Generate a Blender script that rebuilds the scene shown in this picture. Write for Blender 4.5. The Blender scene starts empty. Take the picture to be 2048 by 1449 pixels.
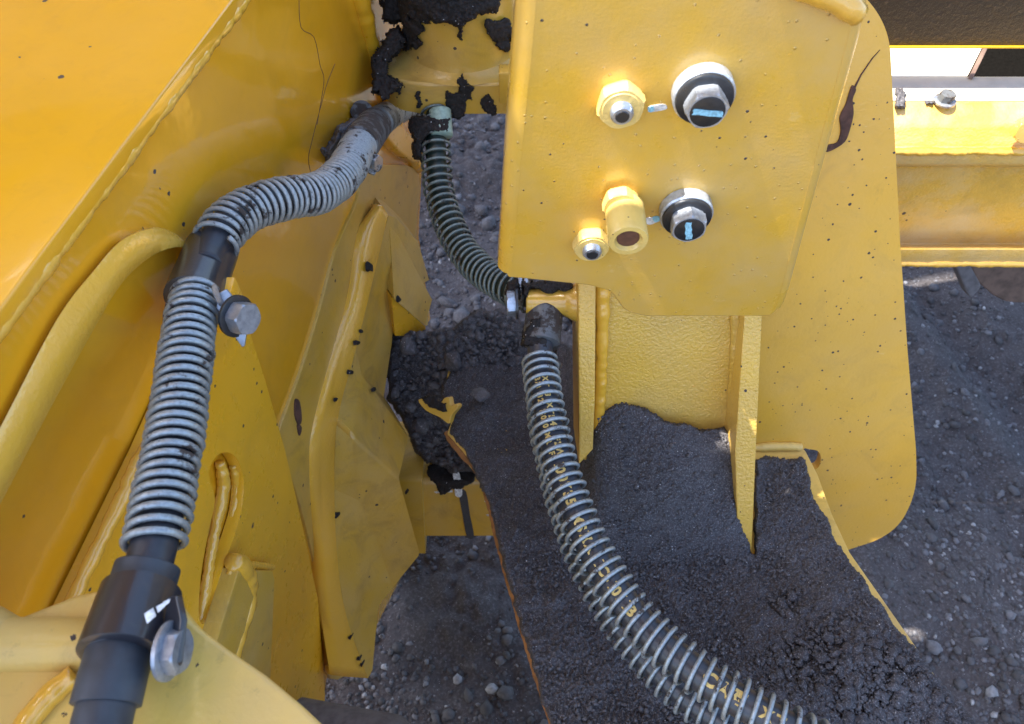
import bpy, bmesh, math, random
import numpy as np
from mathutils import Vector, Matrix

random.seed(7)
rng = np.random.default_rng(7)
S = bpy.context.scene
COL = S.collection

# ------------------------------------------------------------------ camera, light, exposure
CAM_Z = 1.75
PITCH = math.radians(55)
FPX = 1500.0
C0 = Vector((0, 0, CAM_Z))
R_ = Vector((1, 0, 0))
F_ = Vector((0, math.cos(PITCH), -math.sin(PITCH)))
U_ = Vector((0, math.sin(PITCH), math.cos(PITCH)))
cam = bpy.data.cameras.new('camera')
cam.sensor_width = 36
cam.lens = 36 * FPX / 2048
cam.clip_start = 0.02
cam.clip_end = 500
cam.dof.use_dof = True
cam.dof.focus_distance = 0.78
cam.dof.aperture_fstop = 11
camo = bpy.data.objects.new('camera', cam)
COL.objects.link(camo)
camo.location = C0
camo.rotation_euler = (math.radians(90) - PITCH, 0, 0)
S.camera = camo

SUN_TO = Vector((-0.45, -0.014, 0.89)).normalized()
w = bpy.data.worlds.new('World'); S.world = w; w.use_nodes = True
nt = w.node_tree; nt.nodes.clear()
sky = nt.nodes.new('ShaderNodeTexSky'); sky.sky_type = 'NISHITA'; sky.sun_disc = False
sky.sun_elevation = math.asin(SUN_TO.z)
sky.sun_rotation = math.atan2(SUN_TO.x, SUN_TO.y)
sky.air_density = 1.0; sky.dust_density = 2.5; sky.ozone_density = 1.0
bg = nt.nodes.new('ShaderNodeBackground'); bg.inputs['Strength'].default_value = 0.15
wo = nt.nodes.new('ShaderNodeOutputWorld')
nt.links.new(sky.outputs[0], bg.inputs[0]); nt.links.new(bg.outputs[0], wo.inputs[0])
sl = bpy.data.lights.new('sun', 'SUN'); sl.energy = 5.0; sl.angle = math.radians(0.53); sl.color = (1.0, 0.94, 0.84)
so = bpy.data.objects.new('sun', sl); COL.objects.link(so)
so.location = (0, 0, 6)
so.rotation_euler = SUN_TO.to_track_quat('Z', 'Y').to_euler()
S.view_settings.view_transform = 'Standard'
S.view_settings.look = 'None'
S.view_settings.gamma = 1
S.view_settings.use_curve_mapping = False
S.view_settings.exposure = 2.0

# ------------------------------------------------------------------ projection helpers
def ray(px, py):
    return R_ * ((px - 1024) / FPX) + U_ * ((724.5 - py) / FPX) + F_
def P(px, py, d):
    return C0 + ray(px, py) * d
class Pl:
    def __init__(s, p, n):
        s.p = Vector(p); s.n = Vector(n).normalized()
        if s.n.dot(C0 - s.p) < 0: s.n = -s.n
    def hit(s, px, py, off=0.0):
        r = ray(px, py)
        t = (s.n.dot(s.p - C0) + off) / s.n.dot(r)
        return C0 + r * t
    def off(s, o):
        return Pl(s.p + s.n * o, s.n)
def pl3(a, b, c):
    a, b, c = P(*a), P(*b), P(*c)
    return Pl(a, (b - a).cross(c - a))

# ------------------------------------------------------------------ noise (vectorised)
def _h(ix, iy, iz):
    n = (ix.astype(np.int64) * 374761393 + iy.astype(np.int64) * 668265263 + iz.astype(np.int64) * 2147483647) & 0xffffffff
    n = ((n ^ (n >> 13)) * 1274126177) & 0xffffffff
    n = ((n ^ (n >> 15)) * 2246822519) & 0xffffffff
    return ((n ^ (n >> 16)) & 0xffff) / 65535.0
def vnoise(p):
    i = np.floor(p); f = p - i; f = f * f * (3 - 2 * f)
    x, y, z = i[:, 0], i[:, 1], i[:, 2]
    r = 0
    for dx in (0, 1):
        for dy in (0, 1):
            for dz in (0, 1):
                wgt = (f[:, 0] if dx else 1 - f[:, 0]) * (f[:, 1] if dy else 1 - f[:, 1]) * (f[:, 2] if dz else 1 - f[:, 2])
                r = r + wgt * _h(x + dx, y + dy, z + dz)
    return r * 2 - 1
def fbm(p, scale, octv=4, gain=0.5, seed=0):
    p = np.asarray(p, float) * scale + seed * 17.3
    a = 1; r = 0
    for _ in range(octv):
        r = r + a * vnoise(p); p = p * 2.03 + 5.1; a *= gain
    return r
def cells(p2, scale, seed=0):
    """distance to the nearest jittered point: rounded clods, 0 at edges .. 1 at the middle"""
    q = p2 * scale + seed * 3.7
    i = np.floor(q)
    best = np.full(len(q), 9.0)
    rad = np.zeros(len(q))
    for dx in (-1, 0, 1):
        for dy in (-1, 0, 1):
            cx, cy = i[:, 0] + dx, i[:, 1] + dy
            jx = _h(cx, cy, cx * 0 + 1 + seed); jy = _h(cx, cy, cx * 0 + 2 + seed); jr = _h(cx, cy, cx * 0 + 3 + seed)
            dd = np.hypot(cx + jx - q[:, 0], cy + jy - q[:, 1])
            k = dd < best
            rad = np.where(k, jr, rad); best = np.where(k, dd, best)
    return np.sqrt(np.clip(1 - (best / 0.62) ** 2, 0, 1)) * (0.35 + 0.65 * rad)

# ------------------------------------------------------------------ objects
def tag(o, label=None, cat=None, group=None, kind=None):
    if label: o['label'] = label; group = group or (GROUPS.get(o.name.split('.')[0]) if cat else None)
    if cat: o['category'] = cat
    if group: o['group'] = group
    if kind: o['kind'] = kind
    return o
GROUPS = {'hose_clamp': 'clamps on the hydraulic hoses', 'hydraulic_hose': 'hydraulic hoses in spring guards', 'stone': 'stones on the soil heap', 'mud_splash': 'mud splashes on the pin lug', 'mud_lump': 'soil lumps on the cross beam', 'mud_flake': 'mud flakes on the left hose'}
def thing(name, loc, label, cat, group=None):
    group = group or GROUPS.get(name)
    o = bpy.data.objects.new(name, None); COL.objects.link(o)
    o.location = loc; o.empty_display_size = 0.05
    return tag(o, label, cat, group)
def link(name, me, mat, parent=None, smooth=True, angle=32):
    me.name = name
    if mat is not None: me.materials.append(mat)
    if smooth:
        me.polygons.foreach_set('use_smooth', [True] * len(me.polygons))
        if angle < 180: me.set_sharp_from_angle(angle=math.radians(angle))
    o = bpy.data.objects.new(name, me); COL.objects.link(o)
    if parent is not None:
        o.parent = parent
        loc = Vector((0, 0, 0)); q = parent
        while q is not None: loc += q.location; q = q.parent
        o.location = -loc
    return o
def obj(name, bm, mat, parent=None, keep=False, **k):
    bmesh.ops.recalc_face_normals(bm, faces=bm.faces)
    fl = [f.smooth for f in bm.faces]
    me = bpy.data.meshes.new(name); bm.to_mesh(me); bm.free()
    o = link(name, me, mat, parent, **k)
    if keep: me.polygons.foreach_set('use_smooth', fl); me.update()
    return o
def fast(name, v, f, mat, parent=None, **k):
    me = bpy.data.meshes.new(name)
    v = np.asarray(v, np.float32); f = np.asarray(f, np.int32)
    me.vertices.add(len(v)); me.vertices.foreach_set('co', v.ravel())
    n, m = f.shape
    me.loops.add(n * m); me.loops.foreach_set('vertex_index', f.ravel())
    me.polygons.add(n); me.polygons.foreach_set('loop_start', np.arange(0, n * m, m, dtype=np.int32))
    me.update(calc_edges=True); me.validate()
    return link(name, me, mat, parent, **k)

def bez(pts, n=6):
    """(x,y) or (x,y,r): corners with r are rounded"""
    out = []; N = len(pts)
    for i, p in enumerate(pts):
        if len(p) == 2 or p[2] == 0: out.append((p[0], p[1])); continue
        a, b = pts[i - 1], pts[(i + 1) % N]
        def tow(q):
            dx, dy = q[0] - p[0], q[1] - p[1]; L = math.hypot(dx, dy); r = min(p[2], L * .5)
            return (p[0] + dx / L * r, p[1] + dy / L * r)
        A, B = tow(a), tow(b)
        for k in range(n + 1):
            t = k / n
            out.append(((1 - t) ** 2 * A[0] + 2 * t * (1 - t) * p[0] + t * t * B[0], (1 - t) ** 2 * A[1] + 2 * t * (1 - t) * p[1] + t * t * B[1]))
    return out
def cat_(pts, n=6, closed=False):
    """Catmull-Rom through points (any dimension)"""
    p = [np.array(q, float) for q in pts]; out = []
    N = len(p); rngi = range(N if closed else N - 1)
    for i in rngi:
        if closed: a, b, c, d = p[i - 1], p[i], p[(i + 1) % N], p[(i + 2) % N]
        else: a, b, c, d = p[max(i - 1, 0)], p[i], p[i + 1], p[min(i + 2, N - 1)]
        for k in range(n):
            t = k / n
            out.append(0.5 * (2 * b + (c - a) * t + (2 * a - 5 * b + 4 * c - d) * t * t + (3 * b - a - 3 * c + d) * t ** 3))
    if not closed: out.append(p[-1])
    return [tuple(q) for q in out]

def slab_bm(loops, nrm, thick, bevel=0.0015, seg=2):
    """loops: list of 3D loops (outer first, then holes); extrude by -nrm*thick"""
    bm = bmesh.new()
    fr, bk = [], []
    for L in loops:
        fr.append([bm.verts.new(p) for p in L])
        bk.append([bm.verts.new(Vector(p) - nrm * thick) for p in L])
    if len(loops) == 1:
        bm.faces.new(fr[0]); bm.faces.new(list(reversed(bk[0])))
    else:
        from mathutils.geometry import tessellate_polygon
        tris = tessellate_polygon([[Vector(p) for p in L] for L in loops])
        for side in (fr, bk):
            flat = [v for L in side for v in L]
            for t in tris:
                try: bm.faces.new([flat[i] for i in t])
                except ValueError: pass
    for a, b in zip(fr, bk):
        n = len(a)
        for i in range(n):
            bm.faces.new((a[i], b[i], b[(i + 1) % n], a[(i + 1) % n]))
    if bevel:
        bmesh.ops.recalc_face_normals(bm, faces=bm.faces)
        edges = []
        for L in fr:
            for i in range(len(L)):
                e = bm.edges.get((L[i], L[(i + 1) % len(L)]))
                if e: edges.append(e)
        bmesh.ops.bevel(bm, geom=edges, offset=bevel, segments=seg, profile=0.5, affect='EDGES', clamp_overlap=True)
    for f in bm.faces:
        f.smooth = abs(f.normal.dot(nrm)) < .995
    return bm
def plate(name, pts, pl, thick, mat, parent, bevel=0.0015, holes=(), seg=2):
    loops = [[pl.hit(*p) for p in pts]] + [[pl.hit(*p) for p in h] for h in holes]
    return obj(name, slab_bm(loops, pl.n, thick, bevel, seg), mat, parent, keep=True)

def box_bm(lo, hi, bevel=0.002, bm=None):
    own = bm is None
    if own: bm = bmesh.new()
    r = bmesh.ops.create_cube(bm, size=1)
    lo, hi = Vector(lo), Vector(hi)
    for v in r['verts']:
        v.co = Vector(((v.co.x + .5) * (hi.x - lo.x) + lo.x, (v.co.y + .5) * (hi.y - lo.y) + lo.y, (v.co.z + .5) * (hi.z - lo.z) + lo.z))
    if bevel:
        es = list({e for v in r['verts'] for e in v.link_edges})
        bmesh.ops.bevel(bm, geom=es, offset=bevel, segments=2, profile=.5, affect='EDGES')
    return bm

def basis(ax, up=Vector((0, 0, 1))):
    z = Vector(ax).normalized()
    x = up.cross(z)
    if x.length < 1e-4: x = Vector((1, 0, 0)).cross(z)
    x.normalize(); y = z.cross(x)
    return x, y, z
def lathe_bm(base, ax, prof, n=32, bm=None, hexr=None, rot=0.0):
    """prof: (radius, height) along ax. hexr: radii given are across-corner on a hexagon"""
    own = bm is None
    if own: bm = bmesh.new()
    x, y, z = basis(ax); rings = []
    for (r, h) in prof:
        ring = []
        for i in range(n):
            a = 2 * math.pi * i / n + rot
            rr = r
            if hexr is not None:
                m = (a - rot) % (math.pi / 3) - math.pi / 6
                rr = min(r, hexr * math.cos(math.pi / 6) / math.cos(m))
            ring.append(bm.verts.new(Vector(base) + x * (rr * math.cos(a)) + y * (rr * math.sin(a)) + z * h))
        rings.append(ring)
    for a, b in zip(rings[:-1], rings[1:]):
        for i in range(n):
            bm.faces.new((a[i], a[(i + 1) % n], b[(i + 1) % n], b[i]))
    bm.faces.new(rings[0]); bm.faces.new(rings[-1])
    return bm
def extrude_x(prof, x0, x1, bevel=0.0, round_=None):
    bm = bmesh.new()
    a = [bm.verts.new((x0, y, z)) for y, z in prof]; b = [bm.verts.new((x1, y, z)) for y, z in prof]
    n = len(a)
    for i in range(n): bm.faces.new((a[i], a[(i + 1) % n], b[(i + 1) % n], b[i]))
    bm.faces.new(a); bm.faces.new(list(reversed(b)))
    if bevel:
        es = [e for e in bm.edges if abs(e.verts[0].co.x - e.verts[1].co.x) > 1e-4]
        bmesh.ops.bevel(bm, geom=es, offset=bevel, segments=3, profile=.5, affect='EDGES', clamp_overlap=True)
    return bm

def frames(pts):
    p = np.array([tuple(q) for q in pts], float)
    t = np.gradient(p, axis=0); t /= np.linalg.norm(t, axis=1)[:, None]
    n = np.zeros_like(p)
    v = np.array([1.0, 0.3, 0.2]); v -= t[0] * v.dot(t[0]); n[0] = v / np.linalg.norm(v)
    for i in range(1, len(p)):
        v = n[i - 1] - t[i] * n[i - 1].dot(t[i]); n[i] = v / np.linalg.norm(v)
    b = np.cross(t, n)
    return p, t, n, b
def tube_vf(pts, rad, sides=12, seed=None, rough=0.0):
    p, t, n, b = frames(pts)
    m = len(p); rad = np.broadcast_to(np.asarray(rad, float), (m,))
    a = np.linspace(0, 2 * np.pi, sides, endpoint=False)
    ring = n[:, None, :] * np.cos(a)[None, :, None] + b[:, None, :] * np.sin(a)[None, :, None]
    v = p[:, None, :] + ring * rad[:, None, None]
    if rough:
        q = v.reshape(-1, 3); k = fbm(q, 1.0 / (rad.max() * 1.1), 3, seed=seed or 0).reshape(m, sides, 1)
        v = v + ring * k * rough
    v = v.reshape(-1, 3)
    i = np.arange(m - 1)[:, None] * sides; j = np.arange(sides)[None, :]; j2 = (j + 1) % sides
    f = np.stack([i + j, i + j2, i + sides + j2, i + sides + j], -1).reshape(-1, 4)
    # caps as centre fans expressed with degenerate-free quads is awkward: add short cones
    c0, c1 = len(v), len(v) + 1
    v = np.vstack([v, p[0], p[-1]])
    caps = [(c0, (k + 1) % sides, k) for k in range(sides)] + [(c1, (m - 1) * sides + k, (m - 1) * sides + (k + 1) % sides) for k in range(sides)]
    return v, f, caps
def tubes(name, specs, mat, parent=None, **k):
    V, T = [], []; base = 0
    for s in specs:
        v, f, caps = tube_vf(*s[0], **(s[1] if len(s) > 1 else {}))
        tri = np.vstack([f[:, [0, 1, 2]], f[:, [0, 2, 3]], np.array(caps)]) + base
        V.append(v); T.append(tri); base += len(v)
    return fast(name, np.vstack(V), np.vstack(T), mat, parent, **k)
def bead(name, pts, r, mat, parent, rough=0.25, n=10, sides=12, ripple=0.05):
    rough *= .55
    """weld bead: pts are 3D"""
    c = cat_([tuple(p) for p in pts], n)
    q = np.array(c); s = np.concatenate([[0], np.cumsum(np.linalg.norm(np.diff(q, axis=0), axis=1))])
    m = max(8, int(s[-1] / (r * 0.35)))
    ss = np.linspace(0, s[-1], m); q = np.stack([np.interp(ss, s, q[:, k]) for k in range(3)], 1)
    rad = r * (1 + ripple * np.sin(ss / (r * 0.28)) * 0.5 + 0.15 * fbm(np.stack([ss * 60, ss * 0, ss * 0], 1), 1, 2))
    return tubes(name, [((q, rad, sides), dict(seed=3, rough=r * rough))], mat, parent, angle=180)

# ------------------------------------------------------------------ materials
class N:
    def __init__(s, name):
        s.m = bpy.data.materials.new(name); s.m.use_nodes = True
        s.t = s.m.node_tree; s.t.nodes.clear()
        s.out = s.t.nodes.new('ShaderNodeOutputMaterial'); s.b = s.t.nodes.new('ShaderNodeBsdfPrincipled')
        s.t.links.new(s.b.outputs[0], s.out.inputs[0])
        s.tc = s.t.nodes.new('ShaderNodeTexCoord').outputs['Object']
    def l(s, a, b): s.t.links.new(a, b)
    def map(s, scale=(1, 1, 1), rot=(0, 0, 0)):
        n = s.t.nodes.new('ShaderNodeMapping'); n.inputs['Scale'].default_value = scale; n.inputs['Rotation'].default_value = rot
        s.l(s.tc, n.inputs[0]); return n.outputs[0]
    def noise(s, scale, detail=4, rough=.55, vec=None, dist=0.0):
        n = s.t.nodes.new('ShaderNodeTexNoise'); n.inputs['Scale'].default_value = scale; n.inputs['Detail'].default_value = detail
        n.inputs['Roughness'].default_value = rough; n.inputs['Distortion'].default_value = dist; s.l(vec or s.tc, n.inputs['Vector']); return n.outputs[0]
    def voro(s, scale, feat='F1', vec=None, rnd=1.0, out='Distance'):
        n = s.t.nodes.new('ShaderNodeTexVoronoi'); n.feature = feat; n.inputs['Scale'].default_value = scale
        n.inputs['Randomness'].default_value = rnd
        s.l(vec or s.tc, n.inputs['Vector']); return n.outputs[out]
    def ramp(s, x, stops, interp='LINEAR'):
        n = s.t.nodes.new('ShaderNodeValToRGB'); n.color_ramp.interpolation = interp
        e = n.color_ramp.elements
        while len(e) > 1: e.remove(e[-1])
        for i, (p, c) in enumerate(stops):
            c = (c, c, c, 1) if not hasattr(c, '__len__') else (*c[:3], 1)
            if i == 0: e[0].position = p; e[0].color = c
            else: q = e.new(p); q.color = c
        s.l(x, n.inputs[0]); return n.outputs[0]
    def mth(s, op, a, b=None, clamp=False):
        n = s.t.nodes.new('ShaderNodeMath'); n.operation = op; n.use_clamp = clamp
        for i, v in enumerate((a, b)):
            if v is None: continue
            if isinstance(v, (int, float)): n.inputs[i].default_value = v
            else: s.l(v, n.inputs[i])
        return n.outputs[0]
    def mix(s, f, a, b):
        n = s.t.nodes.new('ShaderNodeMix'); n.data_type = 'RGBA'
        for k, v in ((0, f), (6, a), (7, b)):
            if isinstance(v, (int, float)): n.inputs[k].default_value = v
            elif hasattr(v, '__len__'): n.inputs[k].default_value = (*v[:3], 1)
            else: s.l(v, n.inputs[k])
        return n.outputs[2]
    def bump(s, hts, final=True):
        last = None
        for (h, st, d) in hts:
            n = s.t.nodes.new('ShaderNodeBump'); n.inputs['Strength'].default_value = st; n.inputs['Distance'].default_value = d
            s.l(h, n.inputs['Height'])
            if last is not None: s.l(last, n.inputs['Normal'])
            last = n.outputs[0]
        s.l(last, s.b.inputs['Normal']); return last
    def set(s, **k):
        for a, v in k.items():
            a = a.replace('_', ' ')
            i = s.b.inputs[a]
            if isinstance(v, (int, float)): i.default_value = v
            elif hasattr(v, '__len__'): i.default_value = (*v[:3], 1) if len(v) == 3 else v
            else: s.l(v, i)

YEL = (0.74, 0.415, 0.028)
def paint(name, base=YEL, rough=0.32, peel=0.2, peel_scale=260, specks=0.25, spk_scale=95, dust=0.25, coat=0.35, dirt_low=None, weld=0.0, scr=0.15, dust_col=(.50, .38, .22), grit=False, smudge=.0):
    m = N(name)
    big = m.noise(5, 3); mid = m.noise(38, 4)
    col = m.mix(m.ramp(big, [(.35, 0), (.7, 1)]), base, tuple(c * .9 for c in base))
    # thin dust film
    df = m.mth('MULTIPLY', m.ramp(m.noise(9, 6, .65), [(.38, 0), (.72, 1)]), dust)
    col = m.mix(df, col, dust_col)
    if smudge:
        sm = m.mth('MULTIPLY', m.ramp(m.noise(16, 7, .72, dist=.8), [(.50, 0), (.74, 1)]), smudge)
        col = m.mix(sm, col, (.22, .14, .05))
        wr = m.mth('MULTIPLY', m.ramp(m.noise(60, 6, .75, vec=m.map((1, 1, .35))), [(.60, 0), (.75, 1)]), smudge * .8)
        col = m.mix(wr, col, (.12, .085, .05))
    # scratches
    sc = m.ramp(m.noise(30, 5, .7, vec=m.map((1, 9, 1.6), (.3, .5, .9))), [(.66, 0), (.7, 1)])
    col = m.mix(m.mth('MULTIPLY', sc, scr), col, (.75, .6, .32))
    # dark specks: chips and mud drops at two sizes
    r1 = m.voro(spk_scale, out='Color'); d1 = m.voro(spk_scale)
    sep = m.t.nodes.new('ShaderNodeSeparateColor'); m.l(r1, sep.inputs[0])
    th = m.mth('MULTIPLY', m.mth('POWER', sep.outputs[0], 9.0 - 5.0 * min(specks, 1)), .27)
    s1 = m.mth('GREATER_THAN', th, m.mth('ADD', d1, m.mth('MULTIPLY', m.mth('SUBTRACT', m.noise(600, 2), .5), .22)))
    zone = m.ramp(m.noise(7, 3), [(.42, 0), (.6, 1)])
    s1 = m.mth('MULTIPLY', s1, m.mth('GREATER_THAN', zone, 1.0 - min(specks * 1.6, .98)))
    r2 = m.voro(spk_scale * .28, out='Color'); d2 = m.voro(spk_scale * .28)
    sep2 = m.t.nodes.new('ShaderNodeSeparateColor'); m.l(r2, sep2.inputs[0])
    th2 = m.mth('MULTIPLY', m.mth('POWER', sep2.outputs[1], 40.0 - 26.0 * min(specks, 1)), .13)
    s2 = m.mth('GREATER_THAN', th2, m.mth('ADD', d2, m.mth('MULTIPLY', m.mth('SUBTRACT', m.noise(240, 2), .5), .16)))
    s2 = m.mth('MULTIPLY', s2, 1.0 if specks >= .3 else 0.0)
    sp = m.mth('MAXIMUM', s1, s2)
    col = m.mix(sp, col, (.045, .032, .028))
    m.set(Base_Color=col, Coat_Weight=coat, Coat_Roughness=.06)
    rg = m.mth('ADD', m.mth('MULTIPLY', mid, .16), rough - .08)
    rg = m.mth('ADD', rg, m.mth('MULTIPLY', m.mth('MAXIMUM', df, sp), .4), clamp=True)
    m.set(Roughness=rg)
    hs = [(m.noise(peel_scale, 2, .5), peel, .0016), (m.noise(22, 2), .06, .01)]
    if weld: hs.append((m.noise(150, 3, .6, dist=.6), weld, .004))
    hs.append((sp, .3, .0008))
    if grit:
        gd = m.voro(210); gcl = m.voro(210, out='Color'); gs = m.t.nodes.new('ShaderNodeSeparateColor'); m.l(gcl, gs.inputs[0])
        gm = m.mth('MULTIPLY', m.mth('GREATER_THAN', gs.outputs[0], .88), m.mth('SUBTRACT', 1.0, m.mth('MULTIPLY', gd, 4.0), clamp=True))
        hs.append((gm, .9, .0012))
    nb = m.bump(hs)
    m.l(nb, m.b.inputs['Coat Normal'])
    return m.m
Y_panel = paint('glossy orange yellow enamel', base=(.77, .365, .010), rough=.2, peel=.035, peel_scale=150, specks=0, dust=.06, coat=1.0, scr=.06, smudge=.12)
Y_plate = paint('yellow enamel on welded plate', base=(.80, .41, .014), rough=.28, peel=.14, specks=.3, dust=.05, coat=.45, smudge=.2)
Y_gus = paint('yellow enamel with chips', base=(.58, .34, .035), rough=.34, peel=.2, peel_scale=320, specks=.35, dust=.35, smudge=.5)
Y_weld = paint('painted weld', base=(.78, .42, .035), rough=.22, peel=.1, specks=.05, dust=.15, coat=.9, weld=.12)
Y_brk = paint('smooth yellow bracket enamel', base=(.66, .385, .04), rough=.26, peel=.1, peel_scale=420, specks=.10, spk_scale=210, dust=.45, coat=.6, smudge=.12, grit=True)
Y_web = paint('orange peel yellow enamel', base=(.68, .41, .055), rough=.3, peel=.95, peel_scale=300, specks=.45, spk_scale=120, dust=.25, coat=.3, smudge=.15)
Y_side = paint('matt yellow side enamel', base=(.70, .385, .04), rough=.36, peel=.2, peel_scale=230, specks=.85, spk_scale=150, dust=.15, coat=.2, smudge=.2)
Y_pale = paint('dusty pale yellow enamel', base=(.72, .48, .10), rough=.42, peel=.2, specks=.4, dust=.35, coat=.15, spk_scale=70, smudge=.55)
Y_nut = paint('pale chipped yellow enamel', base=(.74, .52, .14), rough=.35, peel=.2, specks=.3, spk_scale=260, dust=.4, dust_col=(.6, .5, .32), coat=.3, smudge=.3)
Y_beam = paint('thick yellow beam enamel', base=(.74, .42, .06), rough=.25, peel=.5, specks=.1, dust=.55, dust_col=(.62, .52, .36), smudge=.3, coat=.5, weld=.15)

def soil(name, c=(.040, .038, .042), c2=(.085, .082, .09), bumpst=.8, scale=420, glint=True, rough=.92):
    m = N(name)
    n1 = m.noise(14, 5, .6); n2 = m.noise(scale, 3, .7); n3 = m.noise(90, 4, .6)
    col = m.mix(m.ramp(n1, [(.35, 0), (.7, 1)]), c, tuple(a * .72 + b for a, b in zip(c, (.004, .001, 0))))
    col = m.mix(m.ramp(n2, [(.5, 0), (.78, .85)]), col, c2)
    if glint:
        g = m.voro(330); gc = m.voro(330, out='Color')
        sp = m.t.nodes.new('ShaderNodeSeparateColor'); m.l(gc, sp.inputs[0])
        gl = m.mth('MULTIPLY', m.mth('GREATER_THAN', sp.outputs[0], .965), m.mth('LESS_THAN', g, .24))
        col = m.mix(gl, col, (.45, .45, .47))
    m.set(Base_Color=col, Roughness=rough)
    m.b.inputs['Specular IOR Level'].default_value = .25
    m.bump([(n3, .5, .006), (n2, bumpst, .003)])
    return m.m
M_dirt = soil('fine dark soil', c=(.092, .089, .098), c2=(.33, .325, .35), bumpst=1.0, scale=520)
M_mud = soil('sticky black mud', c=(.022, .020, .020), c2=(.05, .046, .045), bumpst=.6, scale=260, rough=.8)
M_clod = soil('grey brown clods', c=(.11, .107, .115), c2=(.22, .215, .23), scale=200)
M_ground = soil('dark gravelly earth', c=(.078, .071, .074), c2=(.18, .172, .182), scale=160, bumpst=1.0)
def stone_mat():
    m = N('mixed gravel stone')
    oi = m.t.nodes.new('ShaderNodeAttribute'); oi.attribute_name = 'tone'
    c = m.ramp(oi.outputs['Fac'], [(0, (.050, .047, .050)), (.45, (.085, .081, .088)), (.8, (.125, .122, .135)), (.94, (.19, .19, .21)), (1, (.36, .36, .37))])
    c = m.mix(m.ramp(m.noise(120, 4), [(.4, 0), (.7, .5)]), c, (.05, .045, .045))
    m.set(Base_Color=c, Roughness=.75); m.bump([(m.noise(220, 4), .5, .003)])
    return m.m
M_stone = stone_mat()
def metal(name, c=(.55, .57, .6), rough=.35, metallic=.9, mott=.35, dirt=0.0, bump=.15, scale=160):
    m = N(name)
    n = m.noise(scale, 4, .6)
    col = m.mix(m.ramp(n, [(.4, 0), (.65, mott)]), c, tuple(x * .35 for x in c))
    met = metallic
    if dirt:
        f = m.ramp(m.noise(45, 5, .7), [(.62 - dirt * .3, 0), (.68 - dirt * .3, 1)])
        col = m.mix(f, col, (.05, .04, .035))
        m.set(Metallic=m.mth('MULTIPLY', m.mth('SUBTRACT', 1.0, f), metallic))
        m.set(Roughness=m.mth('ADD', m.mth('MULTIPLY', f, .5), rough, clamp=True))
    else:
        m.set(Metallic=metallic, Roughness=m.mth('ADD', m.mth('MULTIPLY', n, .25), rough - .1))
    m.set(Base_Color=col)
    m.bump([(n, bump, .002)])
    return m.m
M_zinc = metal('zinc plated steel', c=(.45, .49, .56), rough=.3, mott=.6, metallic=.7)
M_zincd = metal('zinc plated steel with dirt', dirt=.35, c=(.45, .48, .52), rough=.4)
M_mudmet = metal('mud covered dark steel', c=(.14, .15, .16), rough=.5, metallic=.4, dirt=.5)
M_mid = metal('dull dark zinc', c=(.34, .38, .44), rough=.34, metallic=.6, mott=.5)
M_bolthd = metal('blackened bolt steel', c=(.06, .065, .075), rough=.3, metallic=.7)
M_wash = metal('light zinc washer', c=(.50, .54, .60), rough=.34, metallic=.55, mott=.45, scale=320)
M_black = N('black enamelled clamp'); M_black.set(Base_Color=M_black.mix(M_black.ramp(M_black.noise(60, 5), [(.55, 0), (.7, .4)]), (.018, .019, .026), (.06, .055, .05)), Roughness=.3, Coat_Weight=.3); M_black.bump([(M_black.noise(300, 3), .12, .001)]); M_black = M_black.m
M_spring = metal('grey galvanised spring wire', c=(.33, .38, .41), rough=.4, metallic=.5, mott=.45, dirt=.14, scale=400)
M_spring_mud = metal('spring wire with mud', c=(.34, .38, .40), rough=.5, metallic=.4, mott=.35, dirt=.22, scale=400)
M_springg = metal('greenish grey spring wire', c=(.19, .23, .22), rough=.45, metallic=.4, mott=.4, dirt=.25, scale=400)
def plain(name, c, rough=.6, bump=.1, sc=200, var=.3, **k):
    m = N(name); n = m.noise(sc, 4)
    m.set(Base_Color=m.mix(m.ramp(n, [(.4, 0), (.7, 1)]), c, tuple(x * (1 - var) for x in c)), Roughness=rough, **k)
    m.bump([(n, bump, .002)]); return m.m
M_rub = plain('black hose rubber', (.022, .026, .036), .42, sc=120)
M_rubs = plain('sky lit hose rubber', (.040, .048, .064), .32, sc=120)  # sky reflection put into a lighter, bluer base colour
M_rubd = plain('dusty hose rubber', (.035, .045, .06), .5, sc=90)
M_rubg = plain('dark green hose rubber', (.012, .026, .022), .4)
M_ink = plain('yellow hose lettering', (.75, .55, .18), .6)
M_pgreen = plain('pale green plastic', (.30, .42, .36), .4)
M_blue = plain('light blue paint mark', (.30, .62, .78), .5, var=.45, sc=420)
M_white = plain('white paint mark and glint', (.75, .77, .78), .6, var=.5, sc=300)
M_scuff = plain('dark grey paint stroke', (.05, .052, .06), .6)
M_rust = plain('brown rust', (.10, .045, .03), .85, .6, 90, .6)
M_edge = plain('orange brown torn edge', (.36, .17, .06), .7, .5, 60, .5)
M_rusty = plain('rusty brown steel', (.16, .10, .075), .75, .5, 40, .55)
M_bore = plain('dark brown thread', (.12, .05, .03), .6)
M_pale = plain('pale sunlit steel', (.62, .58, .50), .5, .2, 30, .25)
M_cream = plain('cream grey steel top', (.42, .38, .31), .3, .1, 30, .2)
M_blk = plain('black opening', (.006, .0055, .005), 1.0, Specular_IOR_Level=0.0)  # darkness of the opening put into a non-reflecting black
M_grey = plain('grey dusty mud roller', (.16, .15, .16), .9, .8, 60, .4)
M_dark = N('dark steel with brown flecks')  # near-black base with fine brown flecks
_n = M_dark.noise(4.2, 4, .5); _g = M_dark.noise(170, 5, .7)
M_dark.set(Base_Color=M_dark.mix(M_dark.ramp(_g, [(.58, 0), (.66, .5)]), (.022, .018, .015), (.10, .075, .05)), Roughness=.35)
M_dark.bump([(_g, .6, .003)]); M_dark = M_dark.m

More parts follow.
